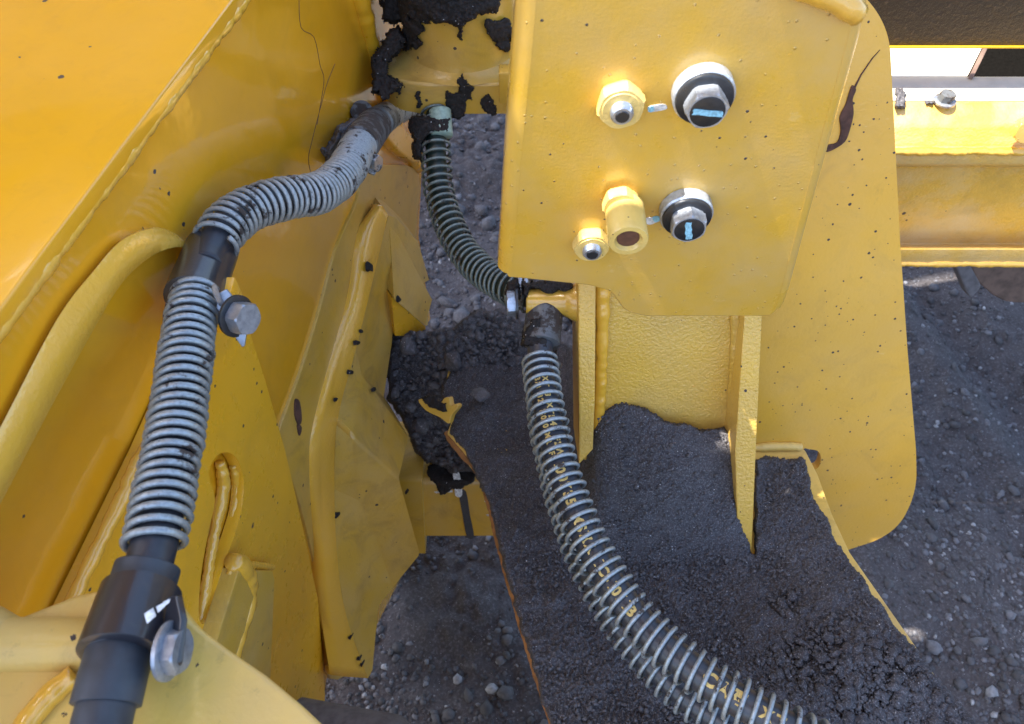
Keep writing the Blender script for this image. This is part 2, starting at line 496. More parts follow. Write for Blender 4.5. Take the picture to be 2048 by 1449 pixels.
# ------------------------------------------------------------------ ground
def in_poly(x, y, poly):
    """signed pixel distance to polygon (positive inside), vectorised"""
    x = np.asarray(x, float); y = np.asarray(y, float)
    inside = np.zeros(x.shape, bool); dm = np.full(x.shape, 1e9)
    n = len(poly)
    for i in range(n):
        x1, y1 = poly[i][:2]; x2, y2 = poly[(i + 1) % n][:2]
        cond = ((y1 > y) != (y2 > y))
        with np.errstate(divide='ignore', invalid='ignore'):
            xx = (x2 - x1) * (y - y1) / (y2 - y1 + 1e-12) + x1
        inside ^= cond & (x < xx)
        dx, dy = x2 - x1, y2 - y1; L2 = dx * dx + dy * dy + 1e-9
        t = np.clip(((x - x1) * dx + (y - y1) * dy) / L2, 0, 1)
        dm = np.minimum(dm, np.hypot(x - x1 - t * dx, y - y1 - t * dy))
    return np.where(inside, dm, -dm)

def grid_faces(nx, ny):
    i = np.arange(ny - 1)[:, None] * nx; j = np.arange(nx - 1)[None, :]
    return np.stack([i + j, i + j + 1, i + nx + j + 1, i + nx + j], -1).reshape(-1, 4)
def ground_h(x, y):
    p = np.stack([x, y, x * 0], -1).reshape(-1, 3)
    h = .05 * fbm(p, 1.6, 3, seed=1) + .014 * fbm(p, 9, 3, seed=2)
    c = cells(p[:, :2], 22, 1) * .016 + cells(p[:, :2], 48, 2) * .010
    h = h + c * np.clip(.5 + fbm(p, 3, 2, seed=5), 0, 1.2)
    # tyre rut crossing on the right
    u = (x - 1.32).ravel() + .35 * (y - 1.3).ravel()
    h = h - .035 * np.exp(-(u / .07) ** 2) + .03 * np.exp(-((u + .14) / .07) ** 2)
    return h.reshape(x.shape)
gx = np.arange(-1.6, 2.6, .0085); gy = np.arange(-.4, 4.2, .0085)
X, Y = np.meshgrid(gx, gy)
edge = np.minimum(np.minimum(X - gx[0], gx[-1] - X), np.minimum(Y - gy[0], gy[-1] - Y))
Hh = ground_h(X, Y) * np.clip(edge / .15, 0, 1) + .002
v_in = np.stack([X, Y, Hh], -1).reshape(-1, 3); f_in = grid_faces(len(gx), len(gy))
ring = []
B = [(gx[0], gy[0]), (gx[-1], gy[0]), (gx[-1], gy[-1]), (gx[0], gy[-1])]
# near earth patch and the wide ground sheet are one mesh
nv = len(v_in)
O = [(-120, -120), (120, -120), (120, 120), (-120, 120)]
extra = np.array([(x, y, 0.002) for x, y in B] + [(x, y, 0.0) for x, y in O])
f_out = [[nv + 4 + k, nv + 4 + (k + 1) % 4, nv + (k + 1) % 4, nv + k] for k in range(4)]
g = fast('ground', np.vstack([v_in, extra]), np.vstack([f_in, f_out]), M_ground, angle=180)
tag(g, kind='structure')

ICO = bmesh.new(); bmesh.ops.create_icosphere(ICO, subdivisions=1, radius=1)
ico_v = np.array([v.co[:] for v in ICO.verts]); ico_f = np.array([[v.index for v in f.verts] for f in ICO.faces]); ICO.free()
ICO = bmesh.new(); bmesh.ops.create_icosphere(ICO, subdivisions=3, radius=1)
ico3_v = np.array([v.co[:] for v in ICO.verts]); ico3_f = np.array([[v.index for v in f.verts] for f in ICO.faces]); ICO.free()
def stones(name, pos, size, mat, tone=None, parent=None, flat=.7, jag=.35):
    n = len(pos); k = len(ico_v)
    sc = size[:, None] * rng.uniform(.6, 1.15, (n, 3)); sc[:, 2] *= flat
    base = ico_v[None] * (1 + rng.uniform(-jag, jag * .5, (n, k, 1)))
    a = rng.uniform(0, 6.28, n); ca, sa = np.cos(a), np.sin(a)
    b = rng.uniform(-.6, .6, n); cb, sb = np.cos(b), np.sin(b)
    v = base * sc[:, None, :]
    x, y, z = v[..., 0], v[..., 1], v[..., 2]
    y, z = y * cb[:, None] - z * sb[:, None], y * sb[:, None] + z * cb[:, None]
    x, y = x * ca[:, None] - y * sa[:, None], x * sa[:, None] + y * ca[:, None]
    v = np.stack([x, y, z], -1) + pos[:, None, :]
    f = (ico_f[None] + (np.arange(n) * k)[:, None, None]).reshape(-1, 3)
    o = fast(name, v.reshape(-1, 3), f, mat, parent, smooth=False)
    at = o.data.attributes.new('tone', 'FLOAT', 'POINT')
    tn = rng.random(n) ** 1.3 if tone is None else tone
    at.data.foreach_set('value', np.repeat(tn, k).astype(np.float32))
    return o
def ground_pts(poly, n):
    xs = [p[0] for p in poly]; ys = [p[1] for p in poly]
    x = rng.uniform(min(xs), max(xs), n); y = rng.uniform(min(ys), max(ys), n)
    k = in_poly(x, y, poly) > -25; x, y = x[k], y[k]
    r = np.array(tuple(R_))[None] * ((x - 1024) / FPX)[:, None] + np.array(tuple(U_))[None] * ((724.5 - y) / FPX)[:, None] + np.array(tuple(F_))[None]
    q = r * (-CAM_Z / r[:, 2])[:, None]
    return q[:, 0], q[:, 1]
parts = [ground_pts([(1780, 500), (2100, 500), (2100, 1500), (1900, 1500), (1640, 1080), (1840, 1000)], 12000),
         ground_pts([(620, 1500), (640, 1350), (800, 1080), (1010, 1060), (1130, 1500)], 6500),
         ground_pts([(830, 220), (1020, 220), (1010, 640), (830, 700)], 3500)]
sx = np.concatenate([p[0] for p in parts] + [rng.uniform(-1.0, 2.4, 3500)]); sy = np.concatenate([p[1] for p in parts] + [rng.uniform(-.2, 4.0, 3500)])
clump = fbm(np.stack([sx, sy, sx * 0], 1), 3.2, 3, seed=8)
k = clump + rng.uniform(-.6, .6, len(sx)) > -.35; sx, sy = sx[k], sy[k]
sz = .0022 + .0078 * rng.random(len(sx)) ** 3.0 + .012 * (rng.random(len(sx)) > .985)
g = stones('gravel', np.stack([sx, sy, ground_h(sx, sy) + sz * .25], 1), sz, M_stone)
tag(g, 'loose grey gravel and small stones scattered over the dark earth', 'gravel', kind='stuff')

# soil sheets: a relief between a mask polygon, depth given per pixel, buried at its rim
def sheet(name, poly, dfun, step, mat, nrm, jag=5.0, lump=(.004, 60), fine=.0012, rim=9.0, sink=.03, seed=1, cell=(.004, 90), thick=.0, label=None, cat=None, parent=None, kind=None, extra=None):
    poly = [p[:2] for p in poly]
    xs = [p[0] for p in poly]; ys = [p[1] for p in poly]
    gx = np.arange(min(xs) - 10, max(xs) + 10, step); gy = np.arange(min(ys) - 10, max(ys) + 10, step)
    X, Y = np.meshgrid(gx, gy); x, y = X.ravel(), Y.ravel()
    sd = in_poly(x, y, poly)
    q = np.stack([x, y, x * 0], 1)
    sd = sd + jag * fbm(q, 1 / 26., 5, .62, seed=seed)
    d = dfun(x, y)
    e = np.clip(sd / rim, 0, 1); e = np.sqrt(np.clip(1 - (1 - e) ** 2, 0, 1))
    r = np.array([tuple(R_)])[0][None] * ((x - 1024) / FPX)[:, None] + np.array(tuple(U_))[None] * ((724.5 - y) / FPX)[:, None] + np.array(tuple(F_))[None]
    p = np.array(tuple(C0))[None] + r * (d + sink * (1 - e))[:, None]
    nn = np.array(tuple(Vector(nrm).normalized()))
    h = lump[0] * fbm(p, lump[1], 4, .55, seed=seed) + fine * fbm(p, 420, 2, .6, seed=seed + 1)
    if cell[0]:
        t1 = np.cross(nn, [0.3, 1, .2]); t1 /= np.linalg.norm(t1); t2 = np.cross(nn, t1)
        ab = np.stack([p @ t1, p @ t2], 1)
        gate = np.clip(.55 + 1.1 * fbm(p, 14, 2, seed=seed + 4), 0.15, 1.4)
        h = h + gate * (cell[0] * cells(ab, cell[1], seed) + cell[0] * .5 * cells(ab, cell[1] * 2.3, seed + 1))
    p = p + nn[None] * ((h + thick) * e)[:, None]
    f = grid_faces(len(gx), len(gy))
    keep = (sd[f] > -1.5).all(1)
    f = f[keep]
    used = np.unique(f); mp = np.full(len(p), -1); mp[used] = np.arange(len(used))
    o = fast(name, p[used], mp[f], mat, parent, angle=180)
    tag(o, label, cat, kind=kind)
    return o

# ------------------------------------------------------------------ LEFT FRAME
Ln = Vector((.982, -.191, 0)).normalized()
L = Pl(C0 + Ln * -.37, Ln)
def Lo(px, py, off=0.0): return L.hit(px, py, off)
frame = thing('box_girder', (-.55, .4, .2), 'large glossy orange yellow box frame filling the left side behind the long hose', 'girder')
plate('side_panel', [(-260, 1000), (-120, 800), (0, 640), (240, 320), (480, 0), (570, -120), (880, -120), (846, 300), (838, 470), (862, 640), (842, 664), (780, 668), (765, 800), (800, 940), (835, 1090), (755, 1250), (735, 1345), (655, 1352), (648, 1395), (640, 1640), (-260, 1640)], L, .02, Y_panel, frame, .003)
# top plate lying on the box, its edge is the pale strip
zt = CAM_Z - .37
rid = Vector((.191, .982, 0)).normalized()
p0 = L.hit(240, 320, .006); p0.z = zt
a, b = p0 - rid * .8, p0 + rid * 1.6
lef = Vector((-.982, .191, 0)).normalized()
bm = slab_bm([[a + Vector((0, 0, .012)), b + Vector((0, 0, .012)), b + lef * .9 + Vector((0, 0, .012)), a + lef * .9 + Vector((0, 0, .012))]], Vector((0, 0, 1)), .012, .0025, 3)
obj('top_plate', bm, Y_panel, frame)
bead('weld_bead', [L.hit(480, 0, 0) + rid * .25 + Vector((0, 0, -.002)), L.hit(480, 0, 0) + Vector((0, 0, -.002)), L.hit(240, 320, 0) + Vector((0, 0, -.002)), L.hit(0, 640) + Vector((0, 0, -.002)), L.hit(-100, 775)], .0065, Y_weld, frame, .22)
bead('weld_bead', [Lo(*p, .002) for p in [(712, -30), (735, 60), (758, 150), (785, 235), (812, 300), (836, 335)]], .012, Y_plate, frame, .05)
# curved rim below the small clamp
plate('rim_plate', cat_([(726, 345), (715, 400), (672, 500), (640, 620), (600, 750), (556, 872), (566, 910), (600, 1010), (640, 1180), (652, 1345), (700, 1338), (720, 1200), (760, 900), (780, 700), (842, 655), (856, 636), (833, 480), (838, 350), (780, 330)], 4, True), L.off(.004), .006, Y_gus, frame, .0015)
plate('curved_lip', [(762, 262), (800, 305), (828, 326), (846, 322), (846, 300), (820, 268), (790, 238)], L.off(.018), .018, Y_plate, frame, .003)

# arched reinforcement: bevelled band plus raised field
outer = cat_([(-110, 1060), (0, 850), (110, 640), (185, 540), (240, 480), (300, 455), (345, 464), (385, 496), (430, 560)], 7)
inner = cat_([(-110, 1215), (0, 1010), (110, 800), (190, 655), (240, 572), (290, 522), (340, 497), (378, 502), (415, 560)], 7)
bm = bmesh.new()
A0 = [bm.verts.new(Lo(*p, 0)) for p in outer]; A1 = [bm.verts.new(Lo(p[0] + 2, p[1] + 3, .007)) for p in outer]
mid = [tuple((np.array(o) * .5 + np.array(i) * .5)) for o, i in zip(outer, inner)]
A2 = [bm.verts.new(Lo(*p, .012)) for p in mid]
A3 = [bm.verts.new(Lo(*p, .012)) for p in inner]; A4 = [bm.verts.new(Lo(*p, .001)) for p in inner]
for u, v_ in ((A0, A1), (A1, A2), (A2, A3), (A3, A4), (A4, A0)):
    for i in range(len(u) - 1): bm.faces.new((u[i], u[i + 1], v_[i + 1], v_[i]))
bm.faces.new([q[0] for q in (A0, A1, A2, A3, A4)]); bm.faces.new([q[-1] for q in (A0, A1, A2, A3, A4)])
obj('arched_band', bm, Y_weld, frame, angle=60)
# triangular field plate with the welded slot
fieldp = [(452, 560, 25), (495, 650), (530, 760), (570, 900), (600, 1030), (636, 1200), (650, 1390), (640, 1640), (-60, 1640), (130, 1240), (185, 1125), (240, 1010), (290, 905), (380, 700)]
slot = cat_([(418, 950), (430, 916), (452, 905), (474, 918), (487, 958), (483, 1020), (464, 1085), (440, 1150), (414, 1240), (398, 1236), (402, 1150), (418, 1060), (430, 1000)], 4, True)
plate('field_plate', bez(fieldp), L.off(.016), .014, Y_plate, frame, .0015, holes=[slot])
bead('weld_bead', [Lo(*p, .016) for p in [(295, 890), (240, 1005), (183, 1120), (128, 1240), (60, 1400)]], .006, Y_weld, frame, .2)
bead('weld_bead', [Lo(*p, .006) for p in [(440, 925), (447, 975), (432, 1050), (420, 1120), (408, 1200), (395, 1250)]], .006, Y_weld, frame, .3)
bead('weld_bead', [Lo(*p, .006) for p in [(466, 930), (474, 975), (464, 1040), (445, 1100), (425, 1170), (408, 1240)]], .005, Y_weld, frame, .25)
plate('stop_block', [(478, 1142), (546, 1142), (550, 1160), (540, 1400), (400, 1400), (440, 1260)], L.off(.034), .018, Y_gus, frame, .002)
bead('weld_bead', [Lo(*p, .0255) for p in [(466, 1122), (488, 1150), (496, 1185), (484, 1240), (462, 1310), (440, 1390)]], .0115, Y_weld, frame, .2)
bead('weld_bead', [Lo(*p, .024) for p in [(545, 1135), (505, 1130), (470, 1126), (458, 1150)]], .004, Y_weld, frame, .2)

# cast gusset: stands off the panel as a thick wedge
def Gd(px, py, off=0.0):
    dl = (L.hit(px, py) - C0).dot(F_)
    return P(px, py, min(dl, 1.13 + (py - 417) * .00022 + (px - 757) * .0012) - off)
gus_l = [(742, 412), (708, 469), (686, 605), (620, 842), (612, 950), (624, 1100), (624, 1200), (650, 1346)]
gus_b = [(752, 408), (722, 469), (697, 605), (634, 842), (625, 950), (632, 1100), (638, 1200), (660, 1350)]
gus_m = [(762, 412), (738, 475), (710, 615), (650, 842), (643, 960), (650, 1110), (660, 1212), (690, 1354)]
gus_c = [(776, 430), (756, 519), (714, 691), (675, 842), (669, 986), (676, 1129), (694, 1237), (736, 1357)]
bm = bmesh.new()
rows = [[bm.verts.new(Lo(*p, 0.0)) for p in cat_(gus_l, 5)], [bm.verts.new(Gd(*p, .022)) for p in cat_(gus_b, 5)],
        [bm.verts.new(Gd(p[0] - 3, p[1], .036)) for p in cat_(gus_m, 5)], [bm.verts.new(Gd(p[0] + 3, p[1], .037)) for p in cat_(gus_m, 5)], [bm.verts.new(Gd(*p, .050)) for p in cat_(gus_c, 5)], [bm.verts.new(Gd(*p, .0)) for p in cat_(gus_c, 5)]]
for u, v_ in zip(rows, rows[1:] + rows[:1]):
    for i in range(len(u) - 1): bm.faces.new((u[i], u[i + 1], v_[i + 1], v_[i]))
for k in (0, -1): bm.faces.new([r[k] for r in rows])
0 and bmesh.ops.bevel(bm, geom=[e for r in rows[1:5] for a_, b_ in zip(r[:-1], r[1:]) for e in [bm.edges.get((a_, b_))] if e], offset=.003, segments=2, profile=.5, affect='EDGES', clamp_overlap=True)
obj('rib', bm, Y_weld, frame, angle=75)
def solid(name, vs, faces, back, mat, parent, angle=25, bevel=.0):
    bm = bmesh.new()
    V = [bm.verts.new(v) for v in vs]
    for f in faces: bm.faces.new([V[i] for i in f])
    bmesh.ops.recalc_face_normals(bm, faces=bm.faces)
    if bevel:
        es = [e for e in bm.edges if len(e.link_faces) == 2]
        bmesh.ops.bevel(bm, geom=es, offset=bevel, segments=3, profile=.5, affect='EDGES', clamp_overlap=True)
    be = [e for e in bm.edges if e.is_boundary]
    r = bmesh.ops.extrude_edge_only(bm, edges=be)
    for v in r['geom']:
        if isinstance(v, bmesh.types.BMVert): v.co += Vector(back)
    bmesh.ops.holes_fill(bm, edges=[e for e in bm.edges if e.is_boundary])
    return obj(name, bm, mat, parent, angle=angle)
bk = Vector((-.03, .05, 0))
G = [Gd(777, 432, .047), Gd(754, 519, .047), Gd(712, 691, .047), Gd(673, 842, .047), Gd(667, 986, .047), Gd(674, 1129, .047), Gd(692, 1237, .047), Gd(736, 1357, .047),  # 0-7 ridge
     Gd(790, 435, .022), Gd(790, 600, .0), Gd(784, 684, -.01), Gd(767, 797, -.01),   # 8-11 right rim, upper
     Gd(724, 749, .025), Gd(817, 874, .07), Gd(797, 957, .13),                   # 12-14 facet
     Gd(840, 1110, .10), Gd(778, 1165, .04), Gd(756, 1216, .02), Gd(745, 1340, .02),  # 15-18 lower rim
     Gd(706, 876, .105), Gd(836, 484, .0), Gd(858, 560, -.01), Gd(722, 1010, .06)]      # 19, 20, 21, 22
solid('gusset_face', G, [(0, 1, 9, 21, 20, 8), (1, 2, 12, 10, 9), (10, 12, 11), (2, 3, 19, 12), (11, 12, 13), (12, 19, 14, 13), (3, 4, 22, 19), (19, 22, 15, 14), (4, 5, 16, 22), (22, 16, 15), (5, 6, 17, 16), (6, 7, 18, 17)], bk, Y_gus, frame, bevel=.005, angle=22)
solid('gusset_facet', [Gd(779, 452, .03), Gd(800, 478, .03), Gd(864, 600, .0), Gd(850, 652, .02), Gd(788, 598, .05)], [(0, 1, 2, 3, 4)], bk, Y_gus, frame)
solid('gusset_facet', [Gd(783, 594, .045), Gd(851, 654, .02), Gd(852, 672, .0), Gd(790, 672, .0)], [(0, 1, 2, 3)], bk, Y_plate, frame)
# scars and hairline scratches on the panel
tubes('scratch_or_glint', [(([tuple(Lo(x, y, .0002)) for x, y in cat_([(598, -5), (602, 55), (628, 75), (640, 130), (648, 160), (640, 215), (634, 250)], 4)], .00035, 5),),
                  (([tuple(Lo(x, y, .0002)) for x, y in cat_([(670, 128), (655, 165), (645, 200), (622, 290), (617, 320), (622, 348)], 4)], .0004, 5),)], M_rust, frame)
for po, mt in (([(592, 800), (600, 805), (604, 840), (598, 850), (591, 830)], M_rust), ([(596, 850), (604, 855), (600, 872)], M_rust)):
    plate('paint_chip', cat_(po, 3, True), L.off(.006 if po[0][0] < 610 and po[0][1] > 500 else .0008), .003, mt, frame, 0)
for x, y, r_ in ((735, 532, 9), (710, 686, 6), (697, 745, 5), (720, 662, 3), (668, 800, 3), (672, 1032, 6), (700, 1276, 4), (716, 1318, 5), (722, 1330, 4), (745, 780, 4), (722, 880, 5), (737, 902, 5), (770, 922, 5), (812, 985, 4), (795, 598, 6)):
    c = Gd(x, y, .052)
    q = [Vector(v) for v in cat_([tuple(c + R_ * (r_ * .0007 * math.cos(a_) * random.uniform(.5, 1.1)) + U_ * (r_ * .0007 * math.sin(a_) * random.uniform(.7, 1.5))) for a_ in np.linspace(0, 5.6, 9)], 3, True)]
    obj('mud_spot', slab_bm([q], -F_, .02, 0), M_mud, frame)

# ------------------------------------------------------------------ cross tube between frame and deck
ct = thing('cross_tube', P(920, 1080, 1.2), 'yellow square tube with a white and dark paint stroke, half buried in clods', 'tube')
def zy(py, Yv):
    r = ray(1024, py); return (Yv, CAM_Z + r.z / r.y * Yv)
def pyz(py, d):
    q = P(1024, py, d); return (q.y, q.z)
x0, x1 = P(780, 1000, 1.42).x, P(1080, 1000, 1.4).x
t0, t1, t2 = pyz(1078, 1.40), pyz(962, 1.36), pyz(915, 1.40)
prof = [t0, t1, t2, (t2[0] + .06, t2[1]), (t0[0] + .12, t0[1])]
obj('tube_body', extrude_x(prof, x0, x1, .010), Y_gus, ct)
e0, e1, e2 = pyz(1112, 1.40), pyz(958, 1.34), pyz(895, 1.39)
prof2 = [e0, e1, e2, (e2[0] + .06, e2[1]), (e0[0] + .12, e0[1])]
obj('end_collar', extrude_x(prof2, x0 - .01, P(846, 1000, 1.36).x, .008), Y_gus, ct)
PF = pl3((800, 1078, 1.40), (1000, 1078, 1.40), (900, 962, 1.36))
PF = PF.off(.0008)
plate('paint_stroke', cat_([(918, 985), (932, 984), (940, 1030), (948, 1074), (934, 1074), (925, 1030)], 3, True), PF, .0006, M_scuff, ct, 0)
plate('paint_stroke', cat_([(906, 948), (917, 945), (922, 965), (924, 992), (911, 992), (909, 968)], 3, True), PF.off(.0020), .0016, M_white, ct, 0)
for p in [((868, 984), (905, 982)), ((968, 1003), (992, 1001)), ((972, 1030), (990, 1028))]:
    (xa, ya), (xb, yb) = p
    plate('paint_smear', [(xa, ya), (xb, yb - 1), (xb, yb + 3), (xa + 4, ya + 3)], PF, .0006, M_white, ct, 0)

# ------------------------------------------------------------------ DRAWBAR: deck, column, side plate
dk = pl3((1200, 895, 1.098), (1600, 895, 1.098), (1400, 1449, .80))
side_pl = pl3((1500, 0, .745), (1800, 0, .745), (1600, 895, 1.097))
db = thing('drawbar', dk.hit(1300, 1000), 'yellow welded drawbar with upright column, big rounded side plate and soil covered deck', 'drawbar')
deck_out = [(885, 800), (905, 835), (895, 865), (930, 905), (962, 945), (985, 1010), (1000, 1075), (1050, 1250), (1112, 1449), (1180, 1700), (2100, 1700), (1935, 1449), (1830, 1290), (1760, 1190), (1700, 1105), (1665, 1030), (1636, 950), (1609, 897, 8), (1400, 893), (1150, 800), (1000, 640), (930, 660), (900, 720)]
plate('deck_plate', bez(deck_out), dk, .02, Y_pale, db, .002)
plate('side_plate', bez([(1500, -60), (1700, -40, 60), (1778, 50, 60), (1786, 200), (1800, 480), (1815, 700), (1832, 900), (1834, 985, 80), (1790, 1070, 60), (1672, 1108, 10), (1600, 1085), (1500, 1080), (1480, 640)], 10),
      side_pl, .014, Y_side, db, .0012, holes=[cat_([(1607, 900), (1618, 899), (1636, 903), (1642, 918), (1636, 936), (1622, 940), (1610, 935)], 4, True)])
# column
fl_pl = pl3((1160, 560, .80), (1525, 560, .80), (1503, 1110, .955))
web_pl = pl3((1160, 560, .822), (1525, 560, .822), (1300, 900, .955))
plate('web', [(1168, 540), (1512, 540), (1492, 920), (1168, 920)], web_pl, .012, Y_web, db, 0)
plate('flange', [(1156, 540), (1192, 540), (1190, 800), (1186, 900), (1158, 930)], fl_pl, .09, Y_web, db, .002)
plate('flange', [(1494, 540), (1530, 540), (1524, 640), (1514, 860), (1503, 1112), (1499, 1100), (1474, 1040), (1470, 900), (1488, 640)], fl_pl, .09, Y_web, db, .002)
bead('weld_bead', [web_pl.hit(x, y, .004) for x, y in [(1203, 540), (1205, 640), (1202, 760), (1197, 860)]], .0075, Y_weld, db, .22)
bead('weld_bead', [web_pl.hit(x, y, .002) for x, y in [(1474, 560), (1472, 640), (1466, 760), (1459, 880)]], .006, Y_web, db, .12)
bead('weld_bead', [side_pl.hit(x, y, .004) for x, y in [(1505, 897), (1560, 893), (1603, 894)]], .006, Y_pale, db, .15)
# clamp boss on the column
a = P(1150, 604, .855); 
bossx = P(1052, 604, .855)
ax = (bossx - a)
obj('boss', lathe_bm(a + Vector((.02, 0, 0)), ax, [(.024, 0), (.024, .018), (.0175, .03), (.0150, .034), (.0150, ax.length + .018), (.0138, ax.length + .02)], 36), Y_brk, db)

# front mounting bracket
bp = Pl((0, .45, 0), (0, -1, 0))
br = thing('mounting_bracket', bp.hit(1300, 630), 'smooth yellow mounting plate facing the camera with two washered bolts, two nuts and a coupling', 'bracket')
bo = bez([(1060, -70), (1057, 40), (1038, 250), (1026, 400), (1017, 520), (1014, 556, 6), (1060, 560), (1175, 572), (1220, 583, 14), (1250, 625, 16), (1290, 634), (1548, 634, 22), (1566, 600), (1600, 470), (1660, 250), (1712, 60), (1728, -20), (1740, -70)], 8)
plate('plate', bo, bp, .010, Y_brk, br, .0028, seg=4)
# returned side flanges give the plate its depth
RR = .0125
lf = [bp.hit(x, y) + Vector((.004, -.0002, 0)) for x, y in cat_([(1060, -70), (1057, 40), (1038, 250), (1026, 400), (1017, 520), (1014, 548)], 5)]
bm = bmesh.new(); rows = []
for th in np.linspace(0, math.pi / 2, 9):
    rows.append([bm.verts.new(p + Vector((-RR * math.sin(th), RR * (1 - math.cos(th)), 0))) for p in lf])
rows.append([bm.verts.new(p + Vector((-RR, RR + .028, 0))) for p in lf])
rows.append([bm.verts.new(p + Vector((-RR + .008, RR + .028, 0))) for p in lf])
rows.append([bm.verts.new(p + Vector((-RR + .008, RR, 0))) for p in lf])
rows.append([bm.verts.new(p + Vector((0, .008, 0))) for p in lf])
for u, v_ in zip(rows, rows[1:] + rows[:1]):
    for i in range(len(u) - 1): bm.faces.new((u[i], u[i + 1], v_[i + 1], v_[i]))
bm.faces.new([q[0] for q in rows]); bm.faces.new([q[-1] for q in rows])
obj('folded_edge', bm, Y_brk, br, angle=40)
bm = bmesh.new()
def strip(bm, pts, depth, th, xin):
    fr = [Vector(p) + Vector((xin, .0085, 0)) for p in pts]
    n = len(fr)
    g4 = [[bm.verts.new(p) for p in fr], [bm.verts.new(p + Vector((0, depth, 0))) for p in fr], [bm.verts.new(p + Vector((th, depth, 0))) for p in fr], [bm.verts.new(p + Vector((th, 0, 0))) for p in fr]]
    for u, v_ in zip(g4, g4[1:] + g4[:1]):
        for i in range(n - 1): bm.faces.new((u[i], u[i + 1], v_[i + 1], v_[i]))
    bm.faces.new([q[0] for q in g4]); bm.faces.new([q[-1] for q in g4])
rf = [bp.hit(x, y) for x, y in cat_([(1732, -60), (1712, 60), (1660, 250), (1600, 470), (1568, 590), (1556, 618)], 5)]
rows = [[bm.verts.new(p + Vector(o)) for p in rf] for o in ((-.004, -.0002, 0), (.0, -.0001, 0), (.0022, .0012, 0), (.0042, .0040, 0), (.0050, .0075, 0), (.0050, .034, 0), (-.003, .034, 0), (-.004, .008, 0))]
for u, v_ in zip(rows, rows[1:] + rows[:1]):
    for i in range(len(u) - 1): bm.faces.new((u[i], u[i + 1], v_[i + 1], v_[i]))
bm.faces.new([q[0] for q in rows]); bm.faces.new([q[-1] for q in rows])
obj('side_return', bm, Y_brk, br, angle=50)
bead('weld_bead', [bp.hit(1560, -40, .002), bp.hit(1640, -12, .002), bp.hit(1690, 12, .002), bp.hit(1716, 30, .001)], .007, Y_weld, br, .15)

def hex_bm(base, ax, r, h, bm=None, rot=0., cham=.0015):
    return lathe_bm(base, ax, [(r * .93, 0), (r * 1.0, cham), (r * 1.0, h - cham), (r * .9, h)], 36, bm, hexr=r, rot=rot)
nax = Vector((0, -1, 0))
def thread_prof(r, h0, h1, pitch=.0022):
    o = []; h = h0
    while h < h1 - pitch:
        o += [(r, h), (r * .88, h + pitch * .5)]; h += pitch
    return o + [(r, h1 - pitch), (r * .8, h1)]
def bolt_washer(px, py, k, rot, rec):
    b = bp.hit(px, py)
    w_ = obj('washer', lathe_bm(b, nax, [(.0205 * k, 0), (.0212 * k, .001), (.0212 * k, .0095), (.0200 * k, .0108)], 40), M_wash, br)
    b2 = b + nax * .0109
    q = obj('lock_ring', lathe_bm(b2, nax, [(.0192 * k, 0), (.0198 * k, .0006), (.0194 * k, .0022), (.0178 * k, .0030)], 40), M_bolthd, w_)
    b3 = b2 + nax * .0030
    bm = hex_bm(b3, nax, .0148 * k, .0115, rot=rot)
    hd = obj('bolt_head', bm, M_wash, br)
    c = obj('head_face', lathe_bm(b3 + nax * .01152, nax, [(.0118 * k, 0), (.0118 * k, .0004), (.0108 * k, .0007)], 30), M_bolthd, hd)
    t = b3 + nax * .0124
    x, y, z = basis(nax)
    bm = bmesh.new()
    cs = rec
    cs = [(a_[0] + (b_[0] - a_[0]) * k_ + random.uniform(-.0006, .0006), a_[1] + (b_[1] - a_[1]) * k_ + random.uniform(-.0005, .0005)) for a_, b_ in zip(cs, cs[1:] + cs[:1]) for k_ in (0, .2, .4, .6, .8)]
    vv = [bm.verts.new(t + x * u + z * 0 + y * v_) for u, v_ in cs]
    bmesh.ops.extrude_face_region(bm, geom=[bm.faces.new(vv)])
    for v in list(bm.verts)[len(vv):]: v.co += nax * .0004
    obj('paint_mark', bm, M_blue, hd)
    return hd
X_, Y__, Z__ = basis(nax)
s = 1 if X_.x > 0 else -1; sy_ = 1 if Y__.z > 0 else -1
bolt_washer(1404, 178, 1.0, .15, [(s * -.010, sy_ * .003), (s * .010, sy_ * .001), (s * .0102, sy_ * -.003), (s * -.0102, sy_ * -.0016)])
bolt_washer(1370, 415, 1.0, .55, [(s * -.005, sy_ * .009), (s * .000, sy_ * .009), (s * .004, sy_ * -.009), (s * -.001, sy_ * -.0095)])
def nut_stud(px, py, r, h, rs, hs, rot, m):
    b = bp.hit(px, py)
    n_ = obj('nut', hex_bm(b, nax, r, h, rot=rot, cham=.0025), m, br)
    obj('nut_collar', lathe_bm(b + nax * h, nax, [(r * .8, -.001), (r * .76, .0006), (rs * 1.15, .0006)], 30), m, n_)
    s_ = obj('stud', lathe_bm(b + nax * (h - .002), nax, thread_prof(rs, 0, hs), 28), M_zinc, br)
    obj('stud_end', lathe_bm(b + nax * (h - .002 + hs), nax, [(rs * .62, 0), (rs * .55, .0008)], 20), M_bolthd, s_)
nut_stud(1240, 200, .0172, .0115, .0080, .0095, .35, Y_nut)
nut_stud(1182, 480, .0160, .0110, .0080, .0085, .1, Y_nut)
